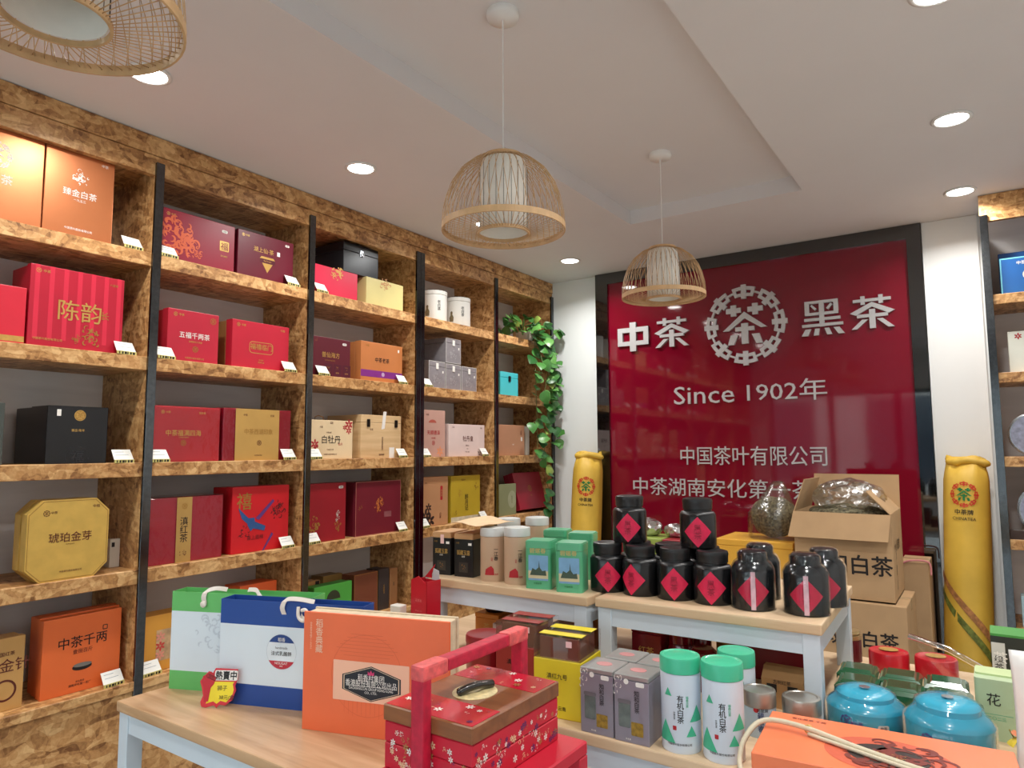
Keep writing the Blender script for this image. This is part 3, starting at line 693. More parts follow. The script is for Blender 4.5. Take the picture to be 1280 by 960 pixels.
# ---- bay with the white tins
def round_tin(label, px0, px1, pytop, row, x0, rgb, lidrgb=None, name='tea_tin', group=None, zb=None):
    pass
for k, (l, r_, tp) in enumerate(((525.5, 558.5, 357), (560, 584, 367))):
    s_ = .05; a, b = at(l, tp+3, 'x', -s_-.07), at(r_, tp+3, 'x', -s_-.07); R_ = min((b.y-a.y)/2, .085)*.98; h = a.z-SZ[1]; yc = (a.y+b.y)/2
    t = thing('tea_tin', ('large white round tea tin against the steel upright on the top shelf', 'white round tea tin with its lettering forward, next to the OSB side panel')[k], 'tea tin', (-s_-.07-.0, yc, SZ[1]), math.atan2(CAM.x+s_+.07, yc))
    obj('body', autosmooth(mesh_of(lathe([(0, 0), (R_*.97, 0), (R_, .004), (R_, h*.84)], 36), 'tin')), pm((236, 236, 230), .3, 0, .03, 10, name='white_tin'), t)
    obj('lid', autosmooth(mesh_of(lathe([(R_*1.0, h*.85), (R_*1.02, h*.855), (R_*1.02, h*.965), (R_*.97, h*.99), (R_*.5, h), (0, h)], 36), 'tin')), pm((236, 236, 230), .3, 0, .03, 10, name='white_tin'), t)
    obj('dark_rim', lathe([(R_*.985, h*.975), (R_*1.012, h*.97), (R_*1.012, h*.985), (R_*.97, h*.992)], 36, False), pm((40, 34, 28), .4, name='rim_dark'), t)
    me = text_me('老白茶', True, .01); obj('printed_text', wrapped(me, R_+.0008, .022, .022), M_BPRINT, t, (0, 0, h*.5), (0, 0, .40))
    obj('printed_figure', wrapped(mesh_of(gridded(prism([(-.5, -1), (.5, -1), (.6, -.2), (.25, .3), (.3, .8), (0, 1), (-.3, .8), (-.3, .2), (-.7, -.3)], 0), .2), 'fig'), R_+.0008, .025, .035), pm((120, 104, 74), .6, 0, .3, 60, name='figure_print'), t, (0, 0, h*.34), (0, 0, -.50))
def clear_box(label, px0, px1, pt, z, s_, d_=.2, group='silver grey clear-topped tea boxes'):
    a, b = at(px0, pt, 'x', -s_), at(px1, pt+3, 'x', -s_); w, h = b.y-a.y, (a.z+b.z)/2-z
    t = thing('tea_box', label, 'tea box', (-s_-d_/2, (a.y+b.y)/2, z), pi/2, group)
    mm = pm((150, 146, 150), .3, .2, .1, 40, name='silver_grey_card')
    obj('body', box(-w/2+.0008, w/2-.0008, -d_/2, d_/2, 0, h*.80, .0015), mm, t); obj('lid', box(-w/2+.0008, w/2-.0008, -d_/2, d_/2, h*.81, h, .0015), mm, t)
    obj('clasp', box(-.012, .012, -d_/2-.004, -d_/2-.0003, h*.70, h*.93, .002), M_WPRINT, t)
    F = Face(t, w, h, -d_/2); F.frame(.5, .5, w*.99, h*.99, .002, M_WPRINT); F.swirl(.5, .35, min(w, h)*.28, pm((190, 188, 192), .3, .4, name='silver_relief'), 61, 26); F.rect(.86, .62, .012, .014, M_WPRINT)
    return t, w, h, d_
z2 = SZ[2]
_, w1, h1, _ = clear_box('silver grey tea box nearest the steel upright in the bottom row', 536, 556.5, 450, z2, .037)
_, w2, h2, _ = clear_box('silver grey tea box in the middle of the bottom row, carrying another', 557.5, 576, 454, z2, .037)
clear_box('silver grey tea box at the side panel end of the bottom row', 577, 595.5, 457.5, z2, .037)
clear_box('silver grey tea box standing on top of the row of three', 557.5, 576, 422, z2+max(h1, h2)+.001, .037, .2)
F = gift('dusty pink tall gift box with a red hat print', (526.8, 512.5), (556.5, 513), 3, (198, 156, 142), .1, .03)
F.text('天顺德泽', .5, .52, .028, M_RPRINT, maxw=F.w*.7); F.poly([(cos(pi*i/10), .55*sin(pi*i/10)) for i in range(11)], .46, .73, .035, pm((176, 84, 70), .5, name='brick_print'), 'printed_hat'); F.text('中茶', .25, .9, .012, mb); F.text('普洱茶', .5, .40, .012, M_RPRINT); F.logo(.5, .3, .014, M_RPRINT); F.put(FLOWER, pm((224, 150, 110), .5, name='peach_flower'), .78, .12, .034, name='printed_flower')
F = gift('pale pink white gift box with fine dark print', (561, 530.5), (605.6, 531), 3, (228, 206, 200), .12, .03)
F.text('牡丹皇', .52, .56, .034, mb); F.text('中茶', .12, .9, .010, mb); F.swirl(.86, .12, .028, mb, 71, 20, sq=1.3); F.text('福鼎白茶', .5, .34, .008, mb); F.text('净含量', .5, .24, .006, mb); F.text('中国茶叶股份', .5, .14, .007, mb); F.text('臻选', .9, .9, .010, mb)
F = gift('kraft gift box with black flowers and a red seal column', (525, 596), (560, 596), 4, (188, 138, 98), .12, .03)
for u, v, q in ((.2, .22, .045), (.34, .12, .05), (.16, .08, .04), (.3, .38, .03)): F.put(FLOWER, pm((44, 26, 24), .5, name='ink_flower'), u, v, q, name='printed_flower')
F.rect(.76, .66, .022, .085, M_RPRINT, .006, 'red_seal'); F.text('老树春', .76, .66, .014, M_KRAFT, vert=True, lift=3); F.text('中茶', .2, .88, .010, mb); F.text('白茶', .72, .2, .018, mb, vert=True)
F = gift('mustard yellow gift box with black vertical brush title', (564, 594.5), (600, 594), 4, (186, 158, 44), .12, .03)
F.text('醉月记', .52, .42, .034, M_BPRINT, vert=True); F.swirl(.85, .75, .026, mb, 81, 16); F.swirl(.3, .62, .026, M_DGOLD, 82, 16); F.rect(.5, .06, F.w, F.h*.12, pm((206, 196, 170), .6, 0, .2, 30, name='cream_foot')); F.text('中国白茶', .4, .91, .010, mb); F.swirl(.15, .2, .02, mb, 83, 12)
# ---- corner bay
s_ = .03; a, b = at(625.5, 464, 'x', -s_), at(647.5, 467, 'x', -s_); w, h, d_ = b.y-a.y, (a.z+b.z)/2-SZ[2], .2
t = thing('latched_box', 'turquoise tea chest with a dark latch', 'tea box', (-s_-d_/2, (a.y+b.y)/2, SZ[2]), pi/2)
mt = P_((72, 196, 206), .35)
obj('body', box(-w/2, w/2, -d_/2, d_/2, 0, h*.76, .002), mt, t); obj('lid', box(-w/2, w/2, -d_/2, d_/2, h*.77, h, .002), mt, t)
obj('latch', box(-.013, .013, -d_/2-.006, -d_/2-.0003, h*.6, h*.84, .005, 2), pm((40, 44, 46), .35, .6, name='dark_metal'), t)
F = gift('tan brown gift box with a small white sticker', (623, 531), (655.5, 531.5), 3, (188, 136, 104), .12, .03)
F.rect(.88, .54, .020, .028, M_WPRINT, .002, 'sticker'); F.text('岩茶', .55, .36, .010, M_WPRINT); F.text('武夷', .86, .75, .016, mb, vert=True)
F = gift('light stone coloured carton behind the tan brown box', (656.5, 533), (661.5, 533), 3, (214, 204, 192), .1, .06, name='small_carton', cat='carton')
F = gift('sage green upright gift box with a pale round print', (622.8, 605.5), (645, 604.7), 4, (142, 148, 112), .07, .03)
F.poly(disc(.05, 24), .76, .5, 1, pm((168, 172, 142), .5, name='pale_round'), 'printed_disc', ky=1.2); F.text('安吉白', .76, .5, .016, pm((110, 116, 84), .5, name='sage_print'), vert=True)
# leaning red box: its front tips back, the rear bottom edge rests on the board
D_ = .085; s_ = .04
p0, p1 = at(650.6, 638.5, 'x', -s_), at(686, 632.5, 'x', -s_); p1.y = min(p1.y, SY[-1]-.033); w = p1.y-p0.y
pt_ = at(640, 592, 'y', p0.y); lean = min(.6, max(.15, math.atan2(-s_-pt_.x, pt_.z-p0.z))); h = math.hypot(-s_-pt_.x, pt_.z-p0.z)
t = thing('gift_box', 'deep red gift box leaning back beside the sage green one', 'gift box')
t.rotation_euler = (Matrix.Rotation(pi/2, 4, 'Z') @ Matrix.Rotation(-lean, 4, 'X')).to_euler()
t.location = (-s_, (p0.y+p1.y)/2, SZ[4]+D_*sin(lean)+.001)
obj('lid', box(-w/2, w/2, 0, D_*.45, 0, h, .003, 2), P_((158, 32, 54), .35), t); obj('tray', box(-w/2+.002, w/2-.002, D_*.46, D_, 0, h-.002, .002), P_((158, 32, 54), .35), t)
F = Face(t, w, h, 0); F.logo(.5, .55, .024, M_DGOLD); F.text('中茶', .5, .36, .012, M_DGOLD)

# ------------------------------------------------------------------ price cards on the shelf edges
M_TAGBASE = pm((206, 196, 120), .4, 0, .1, 40, name='tag_strip'); M_PAPER = pm((240, 240, 234), .6, 0, .02, 10, name='card_paper')
def price_card(px, py, row, what):
    p = at(px, py, 'x', -.012)
    t = thing('price_card', 'white price card propped before the '+what, 'price card', (-.004, p.y, SZ[row]), pi/2+.1)
    W = .078
    obj('card', prism([(-W/2, 0), (W/2, 0), (W/2-.002, .046), (-W/2+.002, .046)], .0012), M_PAPER, t, (0, .002, .012), (pi/2-.58, 0, 0))
    obj('holder', box(-W/2, W/2, -.003, .0005, 0, .013), M_TAGBASE, t)
    for k in range(6): obj('barcode_bar', box(-W*.4+k*W*.14, -W*.4+k*W*.14+W*(.05+.03*(k % 3)), -.0036, -.0028, .0015, .0105), M_BPRINT, t)
    for k in range(2): obj('printed_line', box(-W*.36, W*(.30-.2*k), -.0018, -.0012, .020+.014*k, .0215+.014*k), pm((150, 160, 168), .6, name='faint_ink'), t, (0, .002, .012), (-.58, 0, 0))
    return t
for px, py, row, what in ((166, 306, 1, 'copper coloured tall box'), (211, 316, 1, 'crimson dragon box'), (366, 353, 1, 'maroon gem box'), (402, 364, 1, 'hot pink box'),
        (157, 440, 2, 'curtain-printed red box'), (207, 448, 2, 'box with white brush characters'), (362, 463, 2, 'box with the rounded gold frame'), (404, 468, 2, 'wine red box with three panels'), (503, 479, 2, 'purple-banded copper box'), (535, 482, 2, 'silver grey boxes'),
        (154, 577, 3, 'black lacquered box'), (200, 576, 3, 'shrink-wrapped bright red box'), (361, 574, 3, 'gold-sleeved red box'), (394.5, 573, 3, 'cream peony box'), (503, 571, 3, 'pale wooden chest'), (533, 569.5, 3, 'dusty pink box'), (606, 568.5, 3, 'pale pink white box'),
        (359, 683, 4, 'scarlet swallow box'), (392, 678, 4, 'dark red box with gold waves'), (503, 662, 4, 'maroon box with light edges'), (531, 658, 4, 'kraft box with black flowers'), (605, 644, 4, 'mustard yellow box'),
        (141, 857, 5, 'layered orange boxes'), (189, 844, 5, 'golden orange floral box')):
    price_card(px, py, row, what)

# ------------------------------------------------------------------ trailing plant in the corner
rnd = random.Random(4)
pc = at(664, 425, 'x', -.10)
t = thing('trailing_plant', 'green pothos in a pot trailing leafy vines down the corner shelves', 'plant', (-.10, 4.33, SZ[1]))
obj('pot', autosmooth(mesh_of(lathe([(0, 0), (.05, 0), (.065, .05), (.07, .075), (.064, .075), (.06, .06), (0, .06)], 28), 'pot')), pm((214, 206, 190), .4, name='pot_glaze'), t)
obj('soil', lathe([(0, .066), (.06, .064)], 20, False), pm((70, 46, 28), .9, 0, .3, 60, name='soil'), t)
def leaf_me(k):
    bm = bmesh.new(); out = [(0, 0), (.22, .02), (.42, .18), (.46, .40), (.34, .66), (.16, .88), (0, 1.05)]
    rows_ = []
    for x, y in out:
        rows_.append([bm.verts.new((sx*x, y, -.12*abs(sx*x)*(1 if True else 0)+.10*sin(y*2.4)-.15*y*y*k)) for sx in (-1, -.5, 0, .5, 1)] if x else [bm.verts.new((0, y, .10*sin(y*2.4)-.15*y*y*k))])
    for a, b in zip(rows_, rows_[1:]):
        if len(a) == 1:
            for i in range(4): bm.faces.new((a[0], b[i+1], b[i]))
        elif len(b) == 1:
            for i in range(4): bm.faces.new((a[i], a[i+1], b[0]))
        else:
            for i in range(4): bm.faces.new((a[i], a[i+1], b[i+1], b[i]))
    bmesh.ops.recalc_face_normals(bm, faces=bm.faces)
    return mesh_of(bm, 'leaf', True)
LM = [leaf_me(.4), leaf_me(1.1)]
MLEAF = [pm((70, 128, 58), .35, 0, .3, 30, name='leaf_green'), pm((96, 152, 74), .35, 0, .3, 30, name='leaf_light'), pm((46, 98, 46), .35, 0, .3, 30, name='leaf_dark'), pm((150, 176, 84), .4, 0, .3, 30, name='leaf_yellow')]
for m_ in range(2): LM[m_].materials.append(MLEAF[0])
LMC = {}
def leaf(p, size, dirv, k=None):
    k = rnd.choice((0, 0, 0, 1, 1, 2, 2, 2, 3)) if k is None else k
    key = (rnd.randint(0, 1), k)
    if key not in LMC:
        me = LM[key[0]].copy(); me.materials[0] = MLEAF[k]; LMC[key] = me
    o = bpy.data.objects.new('leaf', LMC[key]); link(o, t)
    y = Vector(dirv).normalized(); ref = Vector((1, -.6+rnd.uniform(-.5, .5), .5+rnd.uniform(-.5, .4))); z = (ref-y*ref.dot(y)).normalized(); x = y.cross(z)
    o.matrix_local = Matrix(((x.x*size, y.x*size, z.x*size, p[0]), (x.y*size, y.y*size, z.y*size, p[1]), (x.z*size, y.z*size, z.z*size, p[2]), (0, 0, 0, 1)))
O = Vector((-.10, 4.33, SZ[1]))
for k in range(64):                                    # crown over the pot
    a = rnd.uniform(0, 2*pi); r_ = rnd.uniform(.03, .17)
    p = Vector((r_*cos(a)*.8+.03, r_*sin(a)*1.4-.04, .06+rnd.uniform(-.02, .12)))
    p.x = min(p.x, .16); p.y = max(-.29, min(p.y, .13))
    leaf(p, rnd.uniform(.055, .085), (cos(a)*.7+.4, sin(a)*.8, max(rnd.uniform(-.7, .35), -.7 if p.x > .115 else -.1)))
VN = [[(672, 428), (684, 450), (688, 480), (685, 510), (680, 545), (682, 590), (688, 625), (684, 640)],
      [(668, 428), (680, 440), (694, 470), (697, 500), (694, 515)], [(665, 430), (678, 452), (676, 470), (668, 468)], [(676, 430), (690, 440), (692, 470), (686, 540), (672, 525), (664, 530)], [(680, 430), (696, 445), (690, 490), (695, 555), (700, 545)],
      [(670, 425), (686, 424), (699, 412), (702, 420)], [(682, 500), (672, 560), (678, 575), (690, 592)], [(672, 428), (686, 460), (681, 488), (676, 492)]]
for j, V in enumerate(VN):
    pts = []
    for q, (x, y) in enumerate(V):
        p = at(x, y, 'x', .05+.015*(j % 3))
        if p.y > YB-.05: p = at(x, y, 'y', YB-.05)
        pts.append(p-O)
    pts[0] = Vector((-.0+.02, .0, .07)); pts.insert(1, Vector((.11, pts[1].y*.5, .05)))
    bm = bmesh.new(); tube(bm, pts, .0025, 5); obj('vine', bm, pm((96, 112, 56), .5, name='vine_stem'), t, smooth=True)
    for a, b in zip(pts[1:], pts[2:]):
        n_ = max(2, int((b-a).length/.065))
        for i in range(n_):
            p = a.lerp(b, (i+rnd.random())/n_); sgn = rnd.choice((-1, 1))
            q = Vector((p.x+rnd.uniform(-.01, .02), min(p.y+rnd.uniform(-.03, .03), YB-.06-O.y), p.z))
            dv = Vector((rnd.uniform(.1, .7), sgn*rnd.uniform(.2, 1), rnd.uniform(-1.0, .0)))
            if q.y > .1: dv.y = -abs(dv.y)*.6
            leaf(q, rnd.uniform(.065, .105), dv)
# ------------------------------------------------------------------ tables
def table(name, label, x0, x1, y0, y1, z0, z1, mtop, leg=.042, rail=.05, slab=.026, rz=0.0, group=None):
    t = thing(name, label, 'table', ((x0+x1)/2, (y0+y1)/2, z0), rz, group)
    w, d, h = x1-x0, y1-y0, z1-z0
    obj('table_top', box(-w/2, w/2, -d/2, d/2, h-slab, h, .004, 2), mtop, t)
    i = .006
    for sx in (-1, 1):
        for sy in (-1, 1):
            xa = sx*(w/2-i); ya = sy*(d/2-i)
            obj('leg', box(xa, xa-sx*leg, ya, ya-sy*leg, 0, h-slab, .0015), M_FRAME, t)
    for sy in (-1, 1):
        ya = sy*(d/2-i-.004); obj('rail', box(-w/2+i+leg, w/2-i-leg, ya, ya-sy*.02, h-slab-rail, h-slab), M_FRAME, t)
    for sx in (-1, 1):
        xa = sx*(w/2-i-.004); obj('rail', box(xa, xa-sx*.02, -d/2+i+leg, d/2-i-leg, h-slab-rail, h-slab), M_FRAME, t)
    return t
ZT, ZU = .90, 1.13
T1X0, T1X1, T1Y0, T1Y1 = .828, 1.755, .966, 1.425
table('display_table', 'pale blue framed table with wood top carrying the shopping bags', T1X0, T1X1, T1Y0, T1Y1, 0, ZT, M_TOP)
table('display_table', 'low display table under the riser with the black box tins', 1.02, 1.775, 1.461, 2.46, 0, ZT, M_TOP2)
table('display_table', 'wide low display table holding the silver boxes and blue tins', 1.78, 3.08, 1.461, 2.46, 0, ZT, M_TOP2)
table('riser_table', 'small white riser with wood top carrying boxes and green tins', 1.191, 1.783, 1.775, 2.33, ZT, ZU, M_TOP2, leg=.04)
table('riser_table', 'small white riser with wood top carrying the black canisters', 1.791, 2.385, 1.80, 2.36, ZT, ZU, M_TOP2, leg=.04, rz=.03)
def span(P, e, px, py):
    """length along direction e from P to the vertical plane of sight through (px, py)"""
    d = FW + RT*((px-640)/FPX) - UP*((py-480)/FPX)
    n_ = Vector((-d.y, d.x)); return (Vector((CAM.x, CAM.y))-Vector((P[0], P[1]))).dot(n_)/Vector((e[0], e[1])).dot(n_)
def face_cam(x, y, off=0.0): return math.atan2(CAM.x-x, -(CAM.y-y))+off

# ------------------------------------------------------------------ shopping bags
def paper_bag(label, L, Rr, ztop, d, ccol, mid=(222, 232, 240), bands=(.16, .24), name='shopping_bag'):
    """L, Rr: bottom corners of the bag front on the table"""
    L, Rr = Vector(L), Vector(Rr); w = (Rr-L).length; ang = math.atan2(Rr.y-L.y, Rr.x-L.x); h = ztop-ZT
    t = thing(name, label, 'shopping bag', ((L.x+Rr.x)/2, (L.y+Rr.y)/2, ZT), ang)
    mc = P_(ccol, .45); mm = P_(mid, .45, var=.02)
    lo, hi = h*bands[0], h*(1-bands[1]); th = .0015
    def shell(z0, z1): return boxes([(-w/2, w/2, 0, th, z0, z1), (-w/2, w/2, d-th, d, z0, z1), (-w/2, -w/2+th, th, d-th, z0, z1), (w/2-th, w/2, th, d-th, z0, z1)])
    obj('foot_band', shell(.0, lo), mc, t); mp_ = obj('middle_panel', shell(lo, hi), mm, t); obj('top_band', shell(hi, h), mc, t); obj('bag_floor', box(-w/2+th, w/2-th, th, d-th, 0, .003), mc, t)
    F = Face(mp_, w, h, 0)
    mr = pm((232, 222, 212), .7, 0, .04, 40, name='ribbon')
    return t, F, w, h, d, mr
def ribbon(t, pts, wd, mat, name='ribbon_handle'):
    bm = bmesh.new(); prev = None
    pts = [Vector(p) for p in pts]
    for i, p in enumerate(pts):
        tg = (pts[min(i+1, len(pts)-1)]-pts[max(i-1, 0)]).normalized(); n_ = tg.cross(Vector((0, 1, .25))).normalized()
        s2 = Vector((0, .6, .8)) if abs(tg.z) < .7 else Vector((1, .2, 0))
        a = [bm.verts.new(p+s2*wd/2+n_*.0006), bm.verts.new(p-s2*wd/2+n_*.0006), bm.verts.new(p-s2*wd/2-n_*.0006), bm.verts.new(p+s2*wd/2-n_*.0006)]
        if prev:
            for q in range(4): bm.faces.new((prev[q], prev[(q+1) % 4], a[(q+1) % 4], a[q]))
        prev = a
    bmesh.ops.recalc_face_normals(bm, faces=bm.faces)
    return obj(name, bm, mat, t, smooth=False)
def smooth_pts(P, n=6):
    P = [Vector(p) for p in P]; out = []
    for i in range(len(P)-1):
        p0, p1, p2, p3 = P[max(i-1, 0)], P[i], P[i+1], P[min(i+2, len(P)-1)]
        for k in range(n):
            u = k/n; out.append(.5*((2*p1)+(p2-p0)*u+(2*p0-5*p1+4*p2-p3)*u*u+(3*p1-p0-3*p2+p3)*u**3))
    out.append(P[-1]); return out
gl = at(211, 860.5, 'z', ZT); gtop = at(216, 739, 'y', gl.y).z
ge = Vector((cos(.39), sin(.39))); gw = span(gl, ge, 393, 745); gr = Vector((gl.x+ge.x*gw, gl.y+ge.y*gw, ZT))
t, F, w, h, d, mr = paper_bag('green and white paper shopping bag with ribbon handles', gl, gr, gtop, .06, (104, 190, 104), bands=(.19, .20))
F.swirl(.3, .58, .06, pm((204, 214, 224), .5, name='faint_print'), 91, 18); F.swirl(.6, .5, .05, pm((204, 214, 224), .5, name='faint_print'), 92, 14)
ribbon(t, smooth_pts([(-w*.26, -.002, h-.028), (-w*.262, -.006, h-.01), (-w*.25, .0, h+.004), (-w*.20, .012, h+.010), (-w*.15, .03, h+.004)]), .012, mr)
ribbon(t, smooth_pts([(w*.0, .03, h+.006), (w*.08, .012, h+.010), (w*.12, -.001, h+.002), (w*.16, -.003, h-.02)]), .012, mr)
obj('knot', lathe([(0, 0), (.008, .002), (.009, .007), (.005, .011), (0, .012)], 12), mr, t, (-w*.262, -.001, h-.03), (pi/2, 0, 0))
be = Vector((cos(.34), sin(.34))); b1 = at(303, 881, 'z', ZT); bk = span(b1, be, 275, 800); bl = Vector((b1.x+be.x*bk, b1.y+be.y*bk, ZT)); btop = at(276, 748, 'y', bl.y).z; bw = span(bl, be, 455, 760); br = Vector((bl.x+be.x*bw, bl.y+be.y*bw, ZT))
t, F, w, h, d, mr = paper_bag('blue and white paper shopping bag with a round cookie label', bl, br, btop, .055, (30, 72, 150), bands=(.20, .235))
mrd = pm((196, 44, 62), .45, name='label_red'); mnv = pm((34, 66, 132), .45, name='label_navy')
rr = .043; uu = span(bl, be, 352, 812)/w; vv = .53
F.poly(disc(rr, 36), uu, vv, 1, pm((226, 234, 240), .5, name='label_white'), 'round_label'); F.ring(uu, vv, rr, .0006, pm((170, 180, 190), .5, name='label_line'), lift=2)
def seg(a0, a1, n=14): return [(cos(a0+(a1-a0)*i/n), sin(a0+(a1-a0)*i/n)) for i in range(n+1)]
F.poly(seg(radians(32), radians(148)), uu, vv, rr, mnv, 'label_cap', lift=2); F.poly(seg(radians(212), radians(328)), uu, vv, rr, mrd, 'label_cap', lift=2)
F.text('稻香', uu, vv+.026/h+.004/h, .010, M_WPRINT, lift=3); F.text('法式乳酪餅', uu, vv-.004/h, .011, M_BPRINT, maxw=rr*1.6, lift=3); F.text('handmade', uu, vv+.010/h, .006, pm((120, 120, 126), .5, name='grey_script'), lift=3); F.text('NOUGAT', uu, vv-.028/h, .006, M_WPRINT, lift=3); F.text('香港', uu, vv-.035/h, .004, M_WPRINT, lift=3)
ribbon(t, smooth_pts([(-w*.04, -.002, h-.03), (-w*.045, -.008, h-.01), (-w*.02, -.004, h+.008), (w*.06, -.002, h+.010), (w*.16, .004, h+.004)]), .011, mr)
ribbon(t, smooth_pts([(w*.08, -.004, h-.028), (w*.11, -.012, h-.035), (w*.15, -.012, h-.028), (w*.2, -.01, h-.03)]), .011, mr)
bm = bmesh.new(); tube(bm, smooth_pts([(w*.065, -.006, h-.008), (w*.075, -.012, h-.03), (w*.11, -.014, h-.04), (w*.14, -.012, h-.028), (w*.12, -.010, h-.014), (w*.09, -.008, h-.016)]), .0045, 8); obj('knot', bm, mr, t, smooth=True)

# hand-written sale tag with a fist
p = at(276, 882, 'z', ZT)
t = thing('sale_tag', 'yellow and red sale tag with a raised fist leaning on the blue bag', 'price tag', (p.x+.004, p.y-.014, ZT), face_cam(p.x, p.y, -.45))
sc = at(276, 834, 'y', p.y).z-ZT
t.rotation_euler = (-.14, 0, t.rotation_euler.z)
K = sc
def blob(pts): return [(x*K, y*K) for x, y in pts]
outl = [(-.42, .02), (-.30, -.0), (-.08, .06), (.0, .0), (.08, .08), (.24, .06), (.34, .14), (.42, .2), (.46, .34), (.50, .44), (.46, .56), (.52, .72), (.50, .98), (-.12, 1.0), (-.2, .84), (-.3, .92), (-.42, .80), (-.52, .66), (-.46, .5), (-.40, .3), (-.46, .14)]
MO = pm((214, 44, 58), .45, name='tag_red'); MY = pm((246, 222, 40), .45, name='tag_yellow')
obj('tag_board', prism(blob(outl), .0025), MO, t, (0, 0, 0), (pi/2, 0, 0))
F = Face(t, K, K, -.0025)
F.put(prism(blob([(-.3, .1), (-.1, .16), (0, .1), (.1, .18), (.26, .14), (.36, .26), (.42, .36), (.44, .46), (.40, .60), (.44, .66), (-.16, .66), (-.2, .5), (-.28, .4), (-.26, .24)]), 0), MY, .5, 0, 1, 1, 'yellow_panel')
F.rect(.70, .82, K*.64, K*.26, M_WPRINT, .004, 'white_banner', lift=2); F.text('熱賣中', .70, .82, K*.22, M_BPRINT, bold=.03, maxw=K*.58, lift=3)
F.put(prism(blob([(-.24, .14), (-.12, .16), (-.08, .5), (0, .6), (.04, .74), (-.02, .86), (-.12, .92), (-.22, .84), (-.32, .8), (-.36, .66), (-.28, .5)]), 0), pm((196, 24, 40), .45, name='fist_red'), .38, 0, 1, 1, 'printed_fist', lift=3)
for q in range(4): F.put(ringpoly(disc(K*.055, 12), disc(K*.045, 12)), M_BPRINT, .21+.055*q, .80-.02*q, 1, 1, 'fist_outline', lift=4)
F.text('狮子', .62, .5, K*.13, M_BPRINT, lift=3, bold=0); F.text('38元/盒', .76, .27, K*.12, M_BPRINT, lift=3, bold=0)

# ------------------------------------------------------------------ orange hardcover box
ol = at(377, 911, 'z', ZT); orr = at(560, 936, 'z', ZT); ang = math.atan2(orr.y-ol.y, orr.x-ol.x)
otop = at(376, 763, 'y', ol.y).z; h = otop-ZT
ev = Vector((cos(ang), sin(ang)))
n0 = Vector((-sin(ang), cos(ang)))
w = span(ol, ev, 562, 850)
t = thing('gift_box', 'large orange hardcover gift box with a black hexagonal label', 'gift box', (ol.x+ev.x*w/2, ol.y+ev.y*w/2, ZT), ang)
mo = P_((238, 112, 66), .42); mi = P_((214, 196, 166), .7, var=.12, scale=60)
fc_ = obj('front_cover', box(-w/2, w/2, 0, .006, 0, h, .001), mo, t); obj('tray', box(-w/2+.004, w/2-.004, .0065, .046, .003, h-.003, .0015), mi, t); obj('back_cover', box(-w/2, w/2, .0465, .054, 0, h, .001), mi, t)
F = Face(fc_, w, h, 0)
F.text('稻香典藏', .115, .80, .019, P_((246, 200, 170)), vert=True); F.text('中华老字号始于一七七三', .055, .80, .0055, P_((246, 200, 170)), vert=True)
mfd = P_((206, 96, 60), .5); mfd = P_((222, 100, 58), .5)
for k in range(13): F.rect(.30+.03*k, .26, .0012, h*(.14+.03*(k % 3)), mfd, 0, 'printed_pavilion_line')
for k in range(7): F.rect(.45, .66+.03*k, w*(.42-.05*abs(k-2)), .0012, mfd, 0, 'printed_pavilion_line')
F.ring(.45, .5, h*.34, .0012, mfd)
F.rect(.48, .45, w*.52, h*.33, P_((246, 190, 160), .5), .002, 'dotted_panel', lift=2)
hexp = [(-1, -.42), (0, -1), (1, -.42), (1, .42), (0, 1), (-1, .42)]; hw, hh = w*.2, h*.145
for q, (m_, k) in enumerate(((pm((20, 22, 34), .4, name='label_black'), 1.0), (pm((230, 200, 170), .4, name='label_line_gold'), .95), (pm((20, 22, 34), .4, name='label_black'), .92))): F.put(prism([(x*hw*k, y*hh*k) for x, y in hexp], 0), m_, .485, .44, 1, 1, 'hexagon_label', lift=3+q)
F.text('稻香村集团', .485, .487, .016, M_WPRINT, maxw=hw*.9, lift=7, bold=0); F.text('香港股份有限公司出品', .485, .440, .015, M_WPRINT, maxw=hw*1.75, lift=7, bold=0); F.text('DAOXIANGCUN GROUP HONG KONG', .485, .398, .006, M_WPRINT, maxw=hw*1.5, lift=7, bold=0); F.text('CO., LTD.', .485, .367, .006, M_WPRINT, lift=7, bold=0); F.rect(.485, .418, hw*1.6, .0008, M_WPRINT, 0, lift=7)
F.put(polys_me([[(-1, -.6), (1, -.6), (1, .5), (.5, 0), (0, .8), (-.5, 0), (-1, .5)]]), pm((206, 50, 110), .4, name='crown_pink'), .485, .53, .008, name='printed_crown', lift=7)

# ------------------------------------------------------------------ red food box on its red stand
MB = [P_((196, 24, 50), .45), grain_mat('walnut', (112, 66, 38), (150, 94, 58), .35, (3, 24, 24)), P_((196, 24, 50), .22, coat=1.0)]
fx0, fx1, fy0, fy1, zl = 1.789, 1.998, .968, 1.255, 1.08; zb = at(703, 917, 'y', fy1).z-.012
ST = thing('red_stand', 'red fabric-covered stand under the red food box', 'stand', ((fx0+fx1)/2+.025, (fy0+fy1)/2+.005, 0))
sw, sd = fx1-fx0+.05, fy1-fy0+.04
obj('top', box(-sw/2, sw/2, -sd/2, sd/2, zb-.026, zb, .003), MB[0], ST)
for sx in (-1, 1):
    for sy in (-1, 1): obj('leg', box(sx*sw/2, sx*(sw/2-.032), sy*sd/2, sy*(sd/2-.032), 0, zb-.026, .002), MB[0], ST)
for sy in (-1, 1): obj('stretcher', box(-sw/2+.032, sw/2-.032, sy*(sd/2-.004), sy*(sd/2-.026), .45, .49), MB[0], ST)
obj('lower_shelf', box(-sw/2+.033, sw/2-.033, -sd/2+.03, sd/2-.03, .60, .62), MB[1], ST)
t = thing('food_box', 'red brocade tiered food box with wooden lid and carrying handle', 'food box', ((fx0+fx1)/2, (fy0+fy1)/2, zb))
w, d, h = fx1-fx0, fy1-fy0, zl-zb
